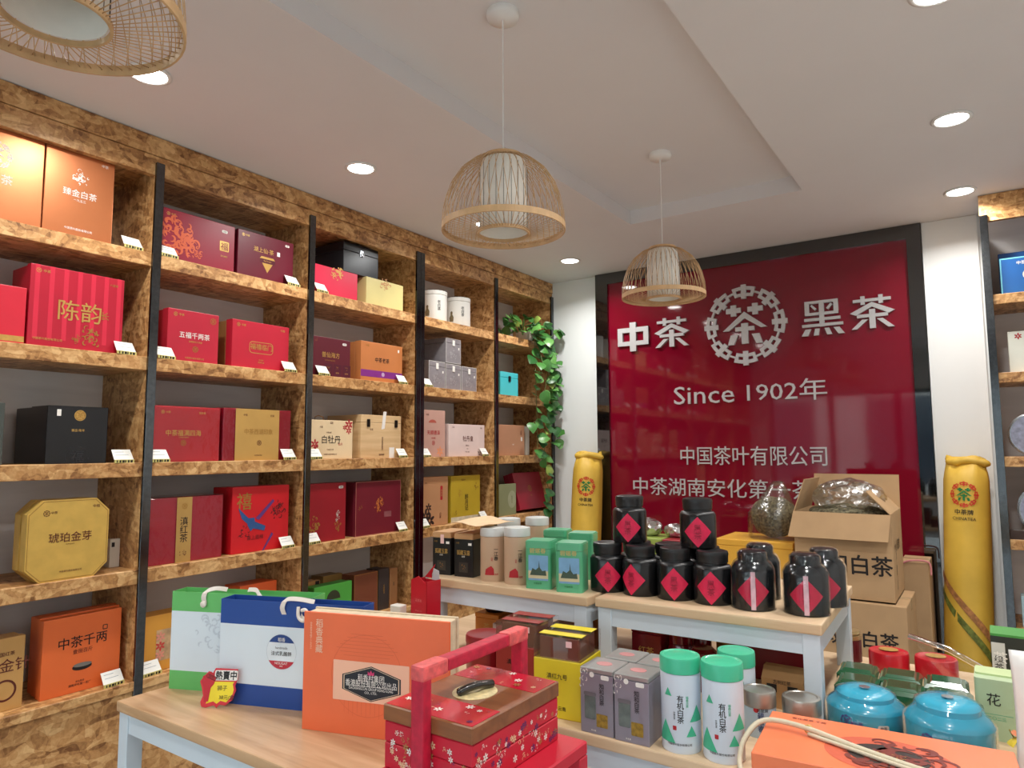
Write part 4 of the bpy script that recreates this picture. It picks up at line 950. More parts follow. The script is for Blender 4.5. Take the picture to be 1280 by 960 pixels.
lt_ = obj('lower_tier', box(-w/2+.002, w/2-.002, -d/2+.002, d/2-.002, 0, .045, .002), MB[0], t)
ut_ = obj('upper_tier', box(-w/2+.002, w/2-.002, -d/2+.002, d/2-.002, .046, h-.030, .002), MB[0], t)
obj('lid', box(-w/2, w/2, -d/2, d/2, h-.029, h, .002), MB[1], t)
zt = h+.0006
brp = [P_((226, 190, 150), .5), P_((96, 40, 96), .5), P_((170, 120, 70), .5), P_((232, 222, 214), .5)]
def top_sheet(x0, x1, y0, y1, m_, nm): obj(nm, box(x0, x1, y0, y1, h, h+.0008), m_, t)
top_sheet(-w/2+.004, w/2-.004, -d/2+.004, -d*.20, MB[2], 'brocade_panel'); top_sheet(-w/2+.004, w/2-.004, d*.20, d/2-.004, MB[2], 'brocade_panel')
obj('gold_oval', prism(disc(.047, 28, .9), .001), pm((206, 190, 140), .5, 0, .3, 60, name='gold_lace'), t, (0, 0, h))
bm = bmesh.new(); tube(bm, smooth_pts([(-.012, -.04, h+.006), (-.006, -.02, h+.010), (.004, .0, h+.013), (.006, .02, h+.010), (.014, .045, h+.006)], 4), [.002]+[.008]*15+[.002], 8); obj('dark_fish_knob', bm, pm((26, 24, 20), .15, 0, .3, 40, coat=.5, name='black_glaze'), t, smooth=True)
rnd2 = random.Random(9)
_fi = 0
def brocade_face(npr, place):
    for k in range(npr):
        u, v = rnd2.random(), rnd2.random(); kind = rnd2.random()
        place(FLOWER if kind < .5 else swirl(120+k % 5, 7), brp[rnd2.randint(0, 3)], u, v, rnd2.uniform(.005, .0085) if kind < .5 else rnd2.uniform(.009, .015))
for (nm, npr) in (('front', 34), ('right', 60)):
    def place(me, m_, u, v, r_, nm=nm):
        z = .008+v*(h-.05)
        if nm == 'front': obj('brocade_motif', me, m_, lt_ if z < .045 else ut_, (-w/2+.012+u*(w-.024), -d/2+.002-EPS, z), (pi/2, 0, 0), (r_, r_, 1))
        else: obj('brocade_motif', me, m_, lt_ if z < .045 else ut_, (w/2-.002+EPS, -d/2+.012+u*(d-.024), z), (pi/2, 0, pi/2), (r_, r_, 1))
    brocade_face(npr, place)
for ys in (-1, 1):
    for k in range(13):
        r_ = rnd2.uniform(.005, .010); obj('brocade_motif', FLOWER if k % 2 else swirl(120+k % 5, 7), brp[rnd2.randint(0, 3)], t, (rnd2.uniform(-w/2+.015, w/2-.015), ys*rnd2.uniform(d*.225, d/2-.015), h+.0016), (0, 0, rnd2.uniform(0, 6)), (r_, r_, 1))
hb = at(648, 796, 'y', fy1+.012).z-zb
mh = P_((186, 24, 56), .5, var=.2, scale=60); mh2 = P_((220, 92, 92), .5, var=.3, scale=60)
hwid = .0145
for ys in (-1, 1):
    obj('handle_post', box(-hwid, hwid, ys*(d/2), ys*(d/2+.024), .0, hb, .004, 2), mh, t)
    obj('handle_corner', box(-hwid-.001, hwid+.001, ys*(d/2-.045), ys*(d/2+.025), hb-.006, hb+.021, .005, 2), mh2, t)
obj('handle_bar', box(-hwid, hwid, -d/2+.045, d/2-.045, hb-.004, hb+.019, .004, 2), mh, t)

# ------------------------------------------------------------------ goods on the left riser
def put_z(px, py, z): p = at(px, py, 'z', z); return p.x, p.y
def square_tin(label, px, py, w, d, h, z, cap, body, caph=.02, rz=0.0, off=0.0, name='tea_tin', group=None, r=.004):
    x, y = put_z(px, py, z)
    t = thing(name, label, 'tea tin', (x-sin(rz)*d/2*0, y+d/2, z), rz, group)
    bmb = prism(rrect(w, d, r, 4), h-caph-.001); b_ = obj('body', bmb, body, t)
    bmc = prism(rrect(w+.002, d+.002, r+.001, 4), caph, z0=h-caph); bmesh.ops.bevel(bmc, geom=[e for e in bmc.edges if all(v.co.z > h-.001 for v in e.verts)], offset=.003, segments=2, affect='EDGES'); obj('lid', bmc, cap, t)
    return Face(b_, w, h, -d/2)
mtan = P_((190, 146, 100), .6); mblk = P_((18, 18, 20), .35)
def hz(px, pyt, y): return at(px, pyt, 'y', y).z
bx_w = .072
for k, (px, py, wpx, pt) in enumerate(((549.5, 718, 26, 672), (577, 721, 28, 674))):
    x, y = put_z(px, py, ZU); h = hz(px, pt-7, y)-ZU
    F = square_tin(('black carton tin with tan lid at the outer end of the riser', 'black carton tin with tan lid beside the round kraft tins')[k], px, py, .073, .12, h, ZU, mtan, mblk, .018, rz=.12, group='black cartons with tan lids on the riser')
    F.text('狐藏玉露', .5, .56, .016, M_GOLD, maxw=.05); F.rect(.84, .76, .013, .008, M_WPRINT); F.text('白茶', .5, .47, .006, M_WPRINT); F.rect(.5, .22, .034, .032, pm((56, 50, 44), .4, name='dim_print')); F.swirl(.5, .22, .012, M_DGOLD, 131, 10, lift=2); F.text('中茶', .2, .78, .006, M_DGOLD)
    if k == 0: F.rect(.55, .84, .014, .03, pm((236, 196, 190), .5, name='pink_sticker'), .001, 'pink_sticker', lift=3)
def rtin(label, x, y, z, R, h, body, cap, caph, rz=None, group=None, name='tea_tin', n=36, dome=.004, cat='tea tin'):
    t = thing(name, label, cat, (x, y, z), face_cam(x, y) if rz is None else rz, group)
    BODY[t.name] = obj('body', autosmooth(mesh_of(lathe([(0, 0), (R*.97, 0), (R, .003), (R, h-caph)], n), 'tin')), body, t)
    obj('lid', autosmooth(mesh_of(lathe([(R*1.0, h-caph+.0005), (R*1.025, h-caph+.001), (R*1.025, h-.006), (R*.99, h-.001), (R*.86, h), (R*.8, h-.0015), (0, h-.0015+dome)], n), 'tin')), cap, t)
    return t
def cyl_text(t, s, R, z, size, mat, vert=True, ang=0.0, bold=.012):
    me = text_me(s, vert, bold)
    if me: obj('printed_text', wrapped(me, R+.0006, size, size), mat, BODY.get(t.name, t), (0, 0, z), (0, 0, ang))
def cyl_poly(t, poly, R, z, k, mat, ang=0.0, name='printed_shape', step=.15, lift=.0005, ky=None):
    obj(name, wrapped(mesh_of(gridded(prism(poly, 0), step), name), R+lift, k, ky or k), mat, BODY.get(t.name, t), (0, 0, z), (0, 0, ang))
mkr = P_((198, 168, 140), .4); msil = pm((206, 208, 206), .35, .2, .04, 20, name='pale_grey_lid')
for k, (px, py, pt, off) in enumerate(((607, 727, 657, 0), (637.5, 731, 659, 0), (628, 712, 655, 1), (664, 714, 655, 1))):
    x, y = put_z(px, py, ZU); 
    if off: x, y = put_z(px, py-2, ZU)
    h = hz(px, 660, put_z(607, 727, ZU)[1])-ZU
    R_ = .041
    t = rtin(('beige round tin with grey lid next to the black cartons', 'beige round tin with grey lid next to the green square tins', 'beige round tin with grey lid behind the beige pair', 'pale grey lidded tin behind the green square tins')[k], x, y+R_, ZU, R_, h, mkr, msil, .028, group='beige tins with grey lids')
    if not off:
        cyl_text(t, '一江春', R_, h*.5, .014, M_BPRINT, True, .22); cyl_poly(t, [(-1, -1), (1, -1), (.9, .2), (.4, .8), (-.2, .5), (-.8, .1)], R_, h*.22, .016, M_RPRINT, -.3, 'printed_lady'); cyl_text(t, '白茶', R_, h*.42, .006, M_RPRINT, True, -.1); cyl_text(t, '福鼎', R_, h*.14, .006, M_RPRINT, False, .25)
mgr = P_((84, 172, 128), .35, coat=.3)
for k, (px, py, back) in enumerate(((668.5, 736, 0), (707, 740.5, 0), (690, 718, 1), (722, 724, 1))):
    x, y = put_z(px, py, ZU); h = hz(668, 676, put_z(668, 736, ZU)[1])-ZU
    F = square_tin(('green square tin with a landscape picture next to the beige tins', 'green square tin with a landscape picture next to the black canisters', 'green lidded square tin behind the landscape pair', 'pale green lidded square tin behind the landscape pair by the canisters')[k], px, py, .082, .082, h if not back else h+.004, ZU, mgr, mgr, .022, rz=.25, r=.012, group='green square tins on the riser')
    if not back:
        F.rect(.52, .44, .062, h*.52, pm((120, 168, 206), .4, 0, .1, 30, name='sky_print'), .002, 'landscape_print'); F.rect(.52, .30, .062, h*.16, pm((206, 198, 160), .4, name='shore_print'), 0, lift=2); F.put(polys_me([[(-1, -.4), (1, -.4), (.9, .2), (.5, .1), (.2, .5), (.1, 1.3), (.05, .5), (-.3, .2), (-.7, .4)]]), pm((64, 84, 70), .4, name='tree_print'), .52, .36, .026, name='printed_trees', lift=3)
        F.text('碧螺春', .5, .80, .016, pm((196, 178, 110), .4, name='pale_gold'), lift=2); F.text('中国绿茶', .5, .12, .006, M_GPRINT)
x, y = put_z(592, 692, ZU+.14)
zs = hz(607, 660, put_z(607, 727, ZU)[1])-.0035     # top of the beige tins, which carry the sheet
q = [at(px, py, 'z', zs+.012) for px, py in ((562, 653), (600, 647), (643, 650), (612, 657))]
bm = bmesh.new(); c0 = sum(q, Vector())/4
vs = [bm.verts.new(v-c0+Vector((0, 0, dz))) for v, dz in zip(q, (-.004, .004, -.003, 0))]; bm.faces.new(vs); bmesh.ops.subdivide_edges(bm, edges=list(bm.edges), cuts=5, use_grid_fill=True)
for v in bm.verts: v.co.z += .006*sin(v.co.x*40)*cos(v.co.y*30)
bmesh.ops.solidify(bm, geom=list(bm.faces), thickness=.0015)
o = obj('paper_sheet', bm, P_((222, 190, 150), .7), None, c0); tag(o, 'creased kraft paper sheet lying on the black cartons and beige tins', 'paper')

# ------------------------------------------------------------------ black canisters
MCAN = pm((20, 20, 22), .24, 0, .1, 30, name='black_tin'); MCANL = pm((26, 26, 28), .36, 0, .1, 30, bump=.15, name='black_tin_lid'); MDIA = pm((206, 24, 72), .55, 0, .12, 60, name='diamond_label')
MCANG = pm((34, 38, 42), .18, .2, .1, 30, name='black_gloss_tin')
def canister(label, x, y, z, R=.057, H=.148, shrink=False, off=0.0, group='black canisters with red diamond labels'):
    t = thing('tea_canister', label, 'canister', (x, y, z), face_cam(x, y, off), group)
    BODY[t.name] = cb = obj('body', autosmooth(mesh_of(lathe([(0, 0), (R*.97, 0), (R, .004), (R, H*.66), (R*.97, H*.68)], 40), 'can')), MCANG if shrink else MCAN, t)
    if shrink: prof = [(R*.98, H*.681), (R*.86, H*.76), (R*.68, H*.81), (R*.68, H*.93), (R*.62, H*.97), (R*.3, H*.985), (0, H*.985)]
    else: prof = [(R*.96, H*.681), (R*.90, H*.72), (R*.76, H*.735), (R*.76, H*.77), (R*.81, H*.78), (R*.82, H*.90), (R*.84, H*.93), (R*.80, H*.985), (R*.66, H), (R*.5, H*.985), (0, H*.965)]
    obj('lid', autosmooth(mesh_of(lathe(prof, 40), 'can'), 50), MCANG if shrink else MCANL, t, smooth=False)
    D = R*.80
    g_ = gridded(prism([(-1, 0), (0, -1.05), (1, 0), (0, 1.05)], 0), .14)
    obj('diamond_label', wrapped(mesh_of(g_, 'd'), R+.0006, D, D), MDIA, cb, (0, 0, H*.33))
    cyl_text(t, '黑茶', R+.0006, H*.33, .020, pm((150, 16, 50), .5, name='diamond_ink'), True)
    if shrink:
        obj('paper_strip', wrapped(mesh_of(gridded(prism([(-.11, 0), (.11, 0), (.11, 1), (-.11, 1)], 0), .05), 's'), R+.0016, R, H*.64), pm((226, 190, 200), .5, 0, .2, 60, name='seal_strip'), t, (0, 0, .004))
        obj('cellophane', autosmooth(mesh_of(lathe([(R+.003, 0), (R+.003, H*.68), (R*.9, H*.79), (R*.73, H*.84), (R*.72, H*.95), (R*.55, H*1.0), (0, H*1.0)], 40), 'film'), 60), M_FILM, t)
    return t
cans = [(749, 741, '1', 'next to the green square tins'), (791, 747, '2', 'second from the green square tins'), (836.5, 753, '3', 'third from the green square tins'), (883, 757.5, '4', 'beside the cellophane-wrapped pair')]
CR, CH = .0575, .150
row_y = []
for i, (px, py, _, q_) in enumerate(cans):
    x, y = put_z(px, py, ZU); y += CR; row_y.append((x, y))
xs0, xs1 = row_y[0][0], row_y[-1][0]
CR = min(CR, (xs1-xs0)/3/2*.985)
CH = hz(791, 680, row_y[1][1])-ZU
for i, (px, py, _, q_) in enumerate(cans):
    x = xs0+(xs1-xs0)*i/3; y = row_y[0][1]+(row_y[-1][1]-row_y[0][1])*i/3
    canister('black canister with red diamond label in the front row, '+q_, x, y, ZU, CR, CH, off=(-.0, -.55, -.1, -.1)[i])
for i, (px, q_) in enumerate(((775, 'behind the first two of the front row'), (815, 'behind the second and third of the front row'), (862, 'behind the third and fourth of the front row'))):
    x = xs0+(xs1-xs0)*(i+.5)/3; y = row_y[0][1]+2*CR*.875+.004
    canister('black canister in the rear row, '+q_, x, y, ZU, CR, CH*(.985 if i != 3 else 1))
for k, (px, i, q_) in enumerate(((771, 0, 'nearer the yellow sack'), (866, 2, 'nearer the tea bag'))):
    x = xs0+(xs1-xs0)*(i+.5)/3; y = row_y[0][1]+CR*.9
    canister('black canister with red diamond label stacked on top of the others, '+q_, x, y, ZU+CH+.0005, CR*.97, CH*.97, off=-.12+.1*k)
for k, (px, py, wrapb) in enumerate(((935, 764, 1), (1003, 771, 1), (950, 742, 2), (1030, 752, 2))):
    x, y = put_z(px, py, ZU); R_ = .0535 if wrapb == 1 else .052
    if wrapb == 1: y += R_
    else: y = row_y[-1][1]+.13+.005*k; x = at(px, 700, 'y', y).x
    canister(('cellophane-wrapped black canister next to the plain ones', 'cellophane-wrapped black canister at the riser corner', 'wrapped black canister behind the wrapped pair, inner one', 'wrapped black canister behind the wrapped pair, at the riser end')[k], x, y, ZU, R_, hz(935, 686, put_z(935, 764, ZU)[1]+.06)-ZU, True, group='cellophane-wrapped black canisters')
# ------------------------------------------------------------------ goods on the low tables
def zy(px, py, y): return at(px, py, 'y', y).z
# yellow tea box with clear top
yb = 1.50
x0, x1 = at(666, 870, 'y', yb).x, at(722, 870, 'y', yb).x; zt = zy(690, 796, yb)
def clear_top_box(label, x0, x1, y, d, zt, rgb, rz=.10, zf=None):
    w, h = x1-x0, zt-ZT
    t = thing('tea_box', label, 'tea box', ((x0+x1)/2, y+d/2, ZT), rz)
    my = P_(rgb, .4); hb_ = h*(zf or .72)
    obj('body', box(-w/2, w/2, -d/2, d/2, 0, hb_, .002), my, t)
    obj('inner_sleeve', box(-w/2+.012, w/2-.012, -d/2+.012, d/2-.012, hb_, h-.004), P_((110, 66, 52), .4), t)
    obj('clear_cover', box(-w/2, w/2, -d/2, d/2, hb_+.0005, h, .001), film_mat('clear_acetate', .8, .03, bump=0), t)
    obj('printed_top', box(-w/2+.006, w/2-.006, -d/2+.02, -d/2+.05, h+.0003, h+.0012), my, t); obj('printed_top', box(-w/2+.006, w/2-.006, .02, d/2-.01, h+.0003, h+.0012), my, t)
    F = Face(t, w, hb_, -d/2); F.text('滇红九号', .5, .72, .013, M_BPRINT, maxw=w*.55); F.text('云南', .6, .18, .010, M_BPRINT)
    obj('sticker', box(w*.2, w*.32, -d/2-.002, -d/2-.0012, h-.02, h-.006), P_((240, 196, 196)), t)
    return t
clear_top_box('yellow tea box with a clear acetate top beside the silver boxes', x0, x1, yb, .13, zt, (226, 206, 40))
clear_top_box('brown and gold tea box with a clear top behind the food box handle', x0-.13, x1-.135, yb+.02, .13, zt+.012, (150, 44, 40))
# silver boxes, two deep
msv = pm((150, 146, 158), .35, .35, .06, 20, name='silver_lilac_card'); msvl = pm((170, 172, 170), .3, .5, .05, 20, name='silver_lid_card')
e0 = at(724, 914, 'z', ZT); e1 = at(812, 934, 'z', ZT); sv_w = .5*(e1.x-e0.x)*.995
for k in range(4):
    i, j = k % 2, k//2
    x = e0.x+sv_w*(i+.5)+.002*i+.012*j; y = 1.468+.045+j*.098
    h = zy(724, 832, 1.468)-ZT
    t = thing('tea_box', ('silver lilac tea box with a jar picture next to the yellow box', 'silver lilac tea box with a jar picture next to the organic tea tins', 'silver lilac tea box behind the jar-picture pair, yellow box side', 'silver lilac tea box behind the jar-picture pair, tin side')[k], 'tea box', (x, y, ZT), .03, 'silver lilac tea boxes')
    w, d = sv_w-.002, .088
    obj('body', box(-w/2, w/2, -d/2, d/2, 0, h-.012, .001), msv, t); obj('lid', box(-w/2-.0004, w/2+.0004, -d/2-.0004, d/2+.0004, h-.0115, h, .002), msvl, t)
    obj('lid_emblem', prism(disc(.015, 20, 1.3), .0006), P_((190, 130, 130)), t, (0, 0, h))
    if j == 0:
        F = Face(t, w, h, -d/2-.0006); F.text('知和白茶', .66, .62, .012, M_BPRINT, vert=True); F.rect(.3, .40, w*.34, h*.36, pm((110, 120, 116), .25, .3, .3, 40, name='jar_print'), .004, 'printed_jar'); F.rect(.3, .60, w*.38, h*.06, pm((120, 116, 122), .3, .3, name='jar_lid_print'), .003, lift=2); F.rect(.66, .22, w*.34, h*.2, pm((150, 120, 40), .4, 0, .5, 90, name='tea_photo'), .002, 'printed_tea'); F.poly(disc(.006, 14), .36, .9, 1, M_WPRINT); F.rect(.76, .88, .02, .010, M_WPRINT, .003); F.swirl(.12, .82, .016, M_WPRINT, 141, 9, sq=1.8); F.text('净含量', .4, .06, .004, M_WPRINT)
# organic white tea tins
mw = pm((214, 226, 238), .35, 0, .03, 10, name='pale_blue_tin'); mgn = pm((64, 188, 146), .35, 0, .05, 12, coat=.3, name='mint_lid'); mtri = pm((66, 178, 138), .4, name='mint_print')
for k, (px, py, pt) in enumerate(((843.5, 942, 816), (897.5, 955, 824), (921, 925, 812))):
    R_ = .0430; x, y = put_z(px, py, ZT); y += R_
    if k == 2: y = 1.735; x = at(921, 850, 'y', y).x
    h = zy(px, pt, y)-ZT
    t = rtin(('white organic tea tin with mint lid next to the silver boxes', 'white organic tea tin with mint lid beside the blue-labelled tin', 'white organic tea tin with mint lid behind the front pair')[k], x, y, ZT, R_, h, mw, mgn, .034, group='organic white tea tins', rz=face_cam(x, y, -.12))
    cyl_text(t, '有机白茶', R_, h*.47, .0145, M_BPRINT, True, .08); cyl_text(t, '福鼎白茶', R_, h*.55, .006, mtri, True, .42); cyl_text(t, '中国白茶', R_, h*.4, .004, M_BPRINT, True, -.22); cyl_poly(t, rrect(1.6, 1.8, .2), R_, h*.27, .005, M_RPRINT, -.22, 'red_seal'); cyl_text(t, '中国茶叶股份有限公司', R_, h*.10, .005, M_BPRINT, False, .0)
    for ang_, zz, k2 in ((-.55, .64, .009), (-.75, .22, .024), (.62, .24, .012), (.95, .42, .018)): cyl_poly(t, [(-1, -.9), (1, -.9), (0, 1)], R_, h*zz, k2, mtri, ang_, 'mint_triangle')
# blue-labelled and silver-lidded tins
for k, (px, py, pt, R_) in enumerate(((948, 905, 860, .036), (1003, 905, 870, .041))):
    y = (1.686, 1.72)[k]; x = at(px, py, 'y', y).x+(.004, 0)[k]; h = zy(px, pt, y)-ZT
    t = rtin(('small tin with silver lid and pale blue label', 'small grey tin with silver lid behind the orange gift box')[k], x, y, ZT, R_, h, (P_((176, 202, 218), .35), P_((190, 192, 190), .35))[k], pm((176, 172, 164), .3, .8, .05, 30, name='tin_lid_metal'), .035)
    cyl_text(t, '洞庭湖', R_, h*.62, .008, M_BPRINT, False, .15); cyl_poly(t, disc(1, 12), R_, h*.62, .006, M_RPRINT, -.22, 'red_seal'); cyl_text(t, '碧螺春', R_, h*.36, .014, P_((40, 70, 120)), True, .05)
# kraft window box between tins and riser leg
y = 1.86; x0, x1 = at(952, 860, 'y', y).x, at(1004, 860, 'y', y).x; h = zy(975, 838, y)-ZT
t = thing('kraft_box', 'kraft house-shaped box with small windows by the riser leg', 'tea box', ((x0+x1)/2, y+.04, ZT)); w = x1-x0
obj('body', box(-w/2, w/2, -.04, .04, 0, h*.75), M_KRAFT, t); obj('roof', prism([(-.04, h*.75), (.04, h*.75), (.012, h), (-.012, h)], w), M_KRAFT, t, (-w/2, 0, 0), (pi/2, 0, pi/2))
for u in (-.25, .25): obj('window', box(u*w-.012, u*w+.012, -.0408, -.0398, h*.42, h*.62), M_BPRINT, t)
F = Face(t, w, h, -.0405); F.text('古树红茶', .5, .69, .010, M_BPRINT)
# turquoise domed tins
mtq = pm((62, 176, 206), .25, 0, .04, 10, coat=.7, name='turquoise_tin')
yy = (1.84, 1.79); ctr = [(at(1083, 905, 'y', yy[0]).x), (at(1187, 915, 'y', yy[1]).x)]
RB = min(.088, math.hypot(ctr[1]-ctr[0], yy[1]-yy[0])/2*.95)
for k in range(2):
    x, y = ctr[k], yy[k]; pt = (851, 863)[k]; H_ = zy((1083, 1187)[k], pt+6, y+.02)-ZT
    t = thing('tea_tin', ('turquoise domed tea tin beside the riser leg', 'turquoise domed tea tin beside the pale green flower tea box')[k], 'tea tin', (x, y, ZT), face_cam(x, y), 'turquoise domed tins')
    R_ = RB
    obj('body', autosmooth(mesh_of(lathe([(0, 0), (R_*.96, 0), (R_*.98, .004), (R_, H_*.58), (R_*1.0, H_*.60)], 48), 'tin')), mtq, t)
    obj('lid', autosmooth(mesh_of(lathe([(R_*1.01, H_*.602), (R_*1.01, H_*.62), (R_*.90, H_*.72), (R_*.72, H_*.80), (R_*.73, H_*.90), (R_*.66, H_*.955), (R_*.4, H_*.985), (0, H_)], 48), 'tin'), 45), mtq, t)
    obj('cellophane', autosmooth(mesh_of(lathe([(R_+.003, 0), (R_+.004, H_*.63), (R_*.80, H_*.80), (R_*.77, H_*.93), (R_*.45, H_+.003), (0, H_+.003)], 48), 'film'), 60), M_FILM, t)
    me = LOGO; obj('tea_emblem', wrapped(LOGO, R_+.0012, .014, .014), P_((80, 60, 150)), t, (0, 0, H_*.40), (0, 0, -.5)); cyl_text(t, '中茶', R_+.0006, H_*.40, .010, P_((80, 60, 150)), False, -.2)
    cyl_poly(t, rrect(2.4, 1.2, .4), R_, H_*.36, .010, M_WPRINT, .42, 'white_pill_label'); cyl_text(t, '中茶', R_+.0008, H_*.36, .007, M_BPRINT, False, .42)
    obj('foil_sticker', prism(disc(.012, 12), .0006), pm((200, 210, 214), .2, .8, name='foil'), t, (.0, -.0, H_+.003))
# green square tins with stepped lids
mgt = pm((34, 92, 58), .14, 0, .06, 12, coat=1.0, name='bottle_green_tin')
yg = 1.985
for k in range(6):
    i, j = k % 3, k//3; px = (1062, 1120, 1180)[i]
    xl = at(1040, 850, 'y', yg).x; xr_ = at(1216, 850, 'y', yg).x; sp = (xr_-xl)/3
    x = xl+sp*(i+.5)-.012*j; y = yg+sp*.5+j*(sp+.004); h = zy(1120, 862, yg)-ZT
    t = thing('tea_tin', 'bottle green square tin, %s in the %s row behind turquoise tins' % (('first from the riser', 'middle one', 'last from the riser')[i], ('front', 'rear')[j]), 'tea tin', (x, y, ZT), .05, 'bottle green square tins')
    a_ = sp/2*.975
    obj('body', prism(rrect(2*a_, 2*a_, .006), h*.74), mgt, t)
    def fr(w0, z0_, w1, z1_):
        bm = bmesh.new(); lo = [bm.verts.new((x_*w0, y_*w0, z0_)) for x_, y_ in ((-1, -1), (1, -1), (1, 1), (-1, 1))]; hi = [bm.verts.new((x_*w1, y_*w1, z1_)) for x_, y_ in ((-1, -1), (1, -1), (1, 1), (-1, 1))]
        bm.faces.new(list(reversed(lo))); bm.faces.new(hi)
        for q in range(4): bm.faces.new((lo[q], lo[(q+1) % 4], hi[(q+1) % 4], hi[q]))
        return bm
    obj('lid', fr(a_*1.0, h*.745, a_*.84, h*.9), mgt, t); obj('lid_top', fr(a_*.72, h*.90, a_*.62, h), mgt, t)
# red lidded tins
mrl = pm((196, 30, 44), .3, 0, .05, 12, coat=.3, name='red_tin')
for k, (px0, px1, pt) in enumerate(((1084, 1136, 801), (1141, 1197, 809))):
    y = 2.36; R_ = (at(px1, pt, 'y', y).x-at(px0, pt, 'y', y).x)/2*.95; x = at((px0+px1)/2, pt, 'y', y).x; h = zy(px0, pt+8, y)-ZT
    t = rtin(('shiny red round tin behind the green square tins, carton side', 'shiny red round tin behind the green square tins, under the clear tray')[k], x, y, ZT, R_, h, mrl, mrl, .05, group='red round tins')
    obj('gold_emblem', prism(disc(.022, 10, 1.2), .0008), M_GOLD, t, (0, 0, h+.003))
# gold-capped tin by the riser leg
y = 2.40; x = at(1061, 800, 'y', y).x; h = zy(1061, 787, y)-ZT; R_ = .035
t = thing('tea_tin', 'slim dark red tin with ribbed gold cap by the riser leg', 'tea tin', (x, y, ZT), face_cam(x, y))
obj('body', lathe([(0, 0), (R_, 0), (R_, h*.7), (R_*.95, h*.72)], 28), P_((96, 20, 28)), t); obj('lid', autosmooth(mesh_of(lathe([(R_, h*.725), (R_*1.02, h*.73), (R_*1.02, h*.86), (R_*.8, h*.88), (R_*.8, h*.92), (R_*.95, h*.93), (R_*.9, h), (0, h)], 28), 'tin')), pm((176, 150, 104), .3, .6, .05, 20, name='gold_cap'), t)
# clear plastic tray leaning over the red tins
q = [at(1136, 793, 'y', 2.30), at(1236, 838, 'y', 2.22), at(1228, 852, 'y', 2.22), at(1150, 806, 'y', 2.30)]
p = at(1185, 832, 'y', 2.27)
t = thing('clear_bag', 'clear plastic bag draped over the red tins', 'plastic bag', (p.x, p.y, ZT))
bm = bmesh.new(); tube(bm, [at(1136, 795, 'y', 2.27)-t.location, at(1186, 812, 'y', 2.24)-t.location, at(1236, 840, 'y', 2.2)-t.location], .008, 8); obj('rolled_edge', bm, film_mat('zip_plastic', .5, .1), t, smooth=True)
A = [at(1140, 800, 'y', 2.25), at(1234, 842, 'y', 2.19), at(1222, 870, 'y', 2.19), at(1200, 868, 'y', 2.22)]
bm = bmesh.new(); vs = [bm.verts.new(v-t.location) for v in A]; bm.faces.new(vs); bmesh.ops.solidify(bm, geom=list(bm.faces), thickness=.002); obj('plastic_sheet', bm, film_mat('clear_sheet', .6, .15), t)
# pale green flower tea box and white pouch
y = 1.93; x0, x1 = at(1216, 900, 'y', y).x, at(1268, 900, 'y', y).x; h = zy(1240, 848, y)-ZT; w = x1-x0; d = .10
t = thing('tea_box', 'pale green flower tea box next to the white pouch', 'tea box', ((x0+x1)/2+.007, y+d/2, ZT), .0)
mpg = P_((176, 196, 158), .4); obj('body', prism(rrect(w, d, .008), h-.003), mpg, t); obj('top_fold', prism(rrect(w*.96, d*.6, .004), .004), P_((186, 204, 150), .5), t, (0, .012, h-.003))
F = Face(t, w, h, -d/2); F.text('花', .45, .66, .026, M_BPRINT); F.rect(.5, .42, w*.8, .0008, mtri); F.text('二〇二三', .5, .36, .008, mtri)
y = 1.72; p = at(1272, 905, 'y', y); h = zy(1262, 812, y)-ZT
t = thing('tea_pouch', 'white stand-up pouch with a round window of green tea', 'pouch', (p.x+.068, y, ZT), face_cam(p.x, y))
bm = bmesh.new(); prev = None; Wp = .075
for i in range(9):
    f = i/8; z = h*f; th = .028*(1-f)**.7+.001; ww = Wp*(1-.06*sin(pi*f))
    ring_ = [bm.verts.new((ww*cos(2*pi*k/16)*(1 if abs(cos(2*pi*k/16)) > .9 else 1.06), th*sin(2*pi*k/16), z)) for k in range(16)]
    if prev:
        for k in range(16): bm.faces.new((prev[k], prev[(k+1) % 16], ring_[(k+1) % 16], ring_[k]))
    else: bm.faces.new(list(reversed(ring_)))
    prev = ring_
bm.faces.new(prev); obj('pouch_body', bm, pm((232, 232, 228), .3, 0, .04, 20, bump=.2, name='white_foil_pouch'), t, smooth=True)
obj('tea_window', prism(disc(.02, 16, 1.2), .001), pm((110, 150, 60), .6, 0, .4, 200, name='green_tea'), t, (-.02, -.024, h*.72), (pi/2, 0, 0)); obj('printed_text', text_me('绿茶', False, .01), M_BPRINT, t, (-.02, -.03, h*.25), (pi/2, 0, 0), (.02, .02, 1))
# dark green carton behind pouch
y = 2.3; x0 = at(1238, 800, 'y', y).x; h = zy(1245, 792, y)-ZT
t = thing('tea_carton', 'black and green carton behind the pale green flower tea box', 'carton', (x0+.05, y+.05, ZT))
obj('body', box(-.05, .05, -.05, .05, 0, h-.006), P_((40, 44, 40)), t); obj('top', box(-.05, .05, -.05, .05, h-.006, h), P_((70, 150, 66)), t); F = Face(t, .1, h, -.05); F.text('茶', .2, .6, .03, M_WPRINT); F.rect(.16, .5, .03, h*.7, P_((206, 206, 200)), 0, 'white_print_panel'); F.text('绿茶', .16, .5, .02, M_BPRINT, vert=True)
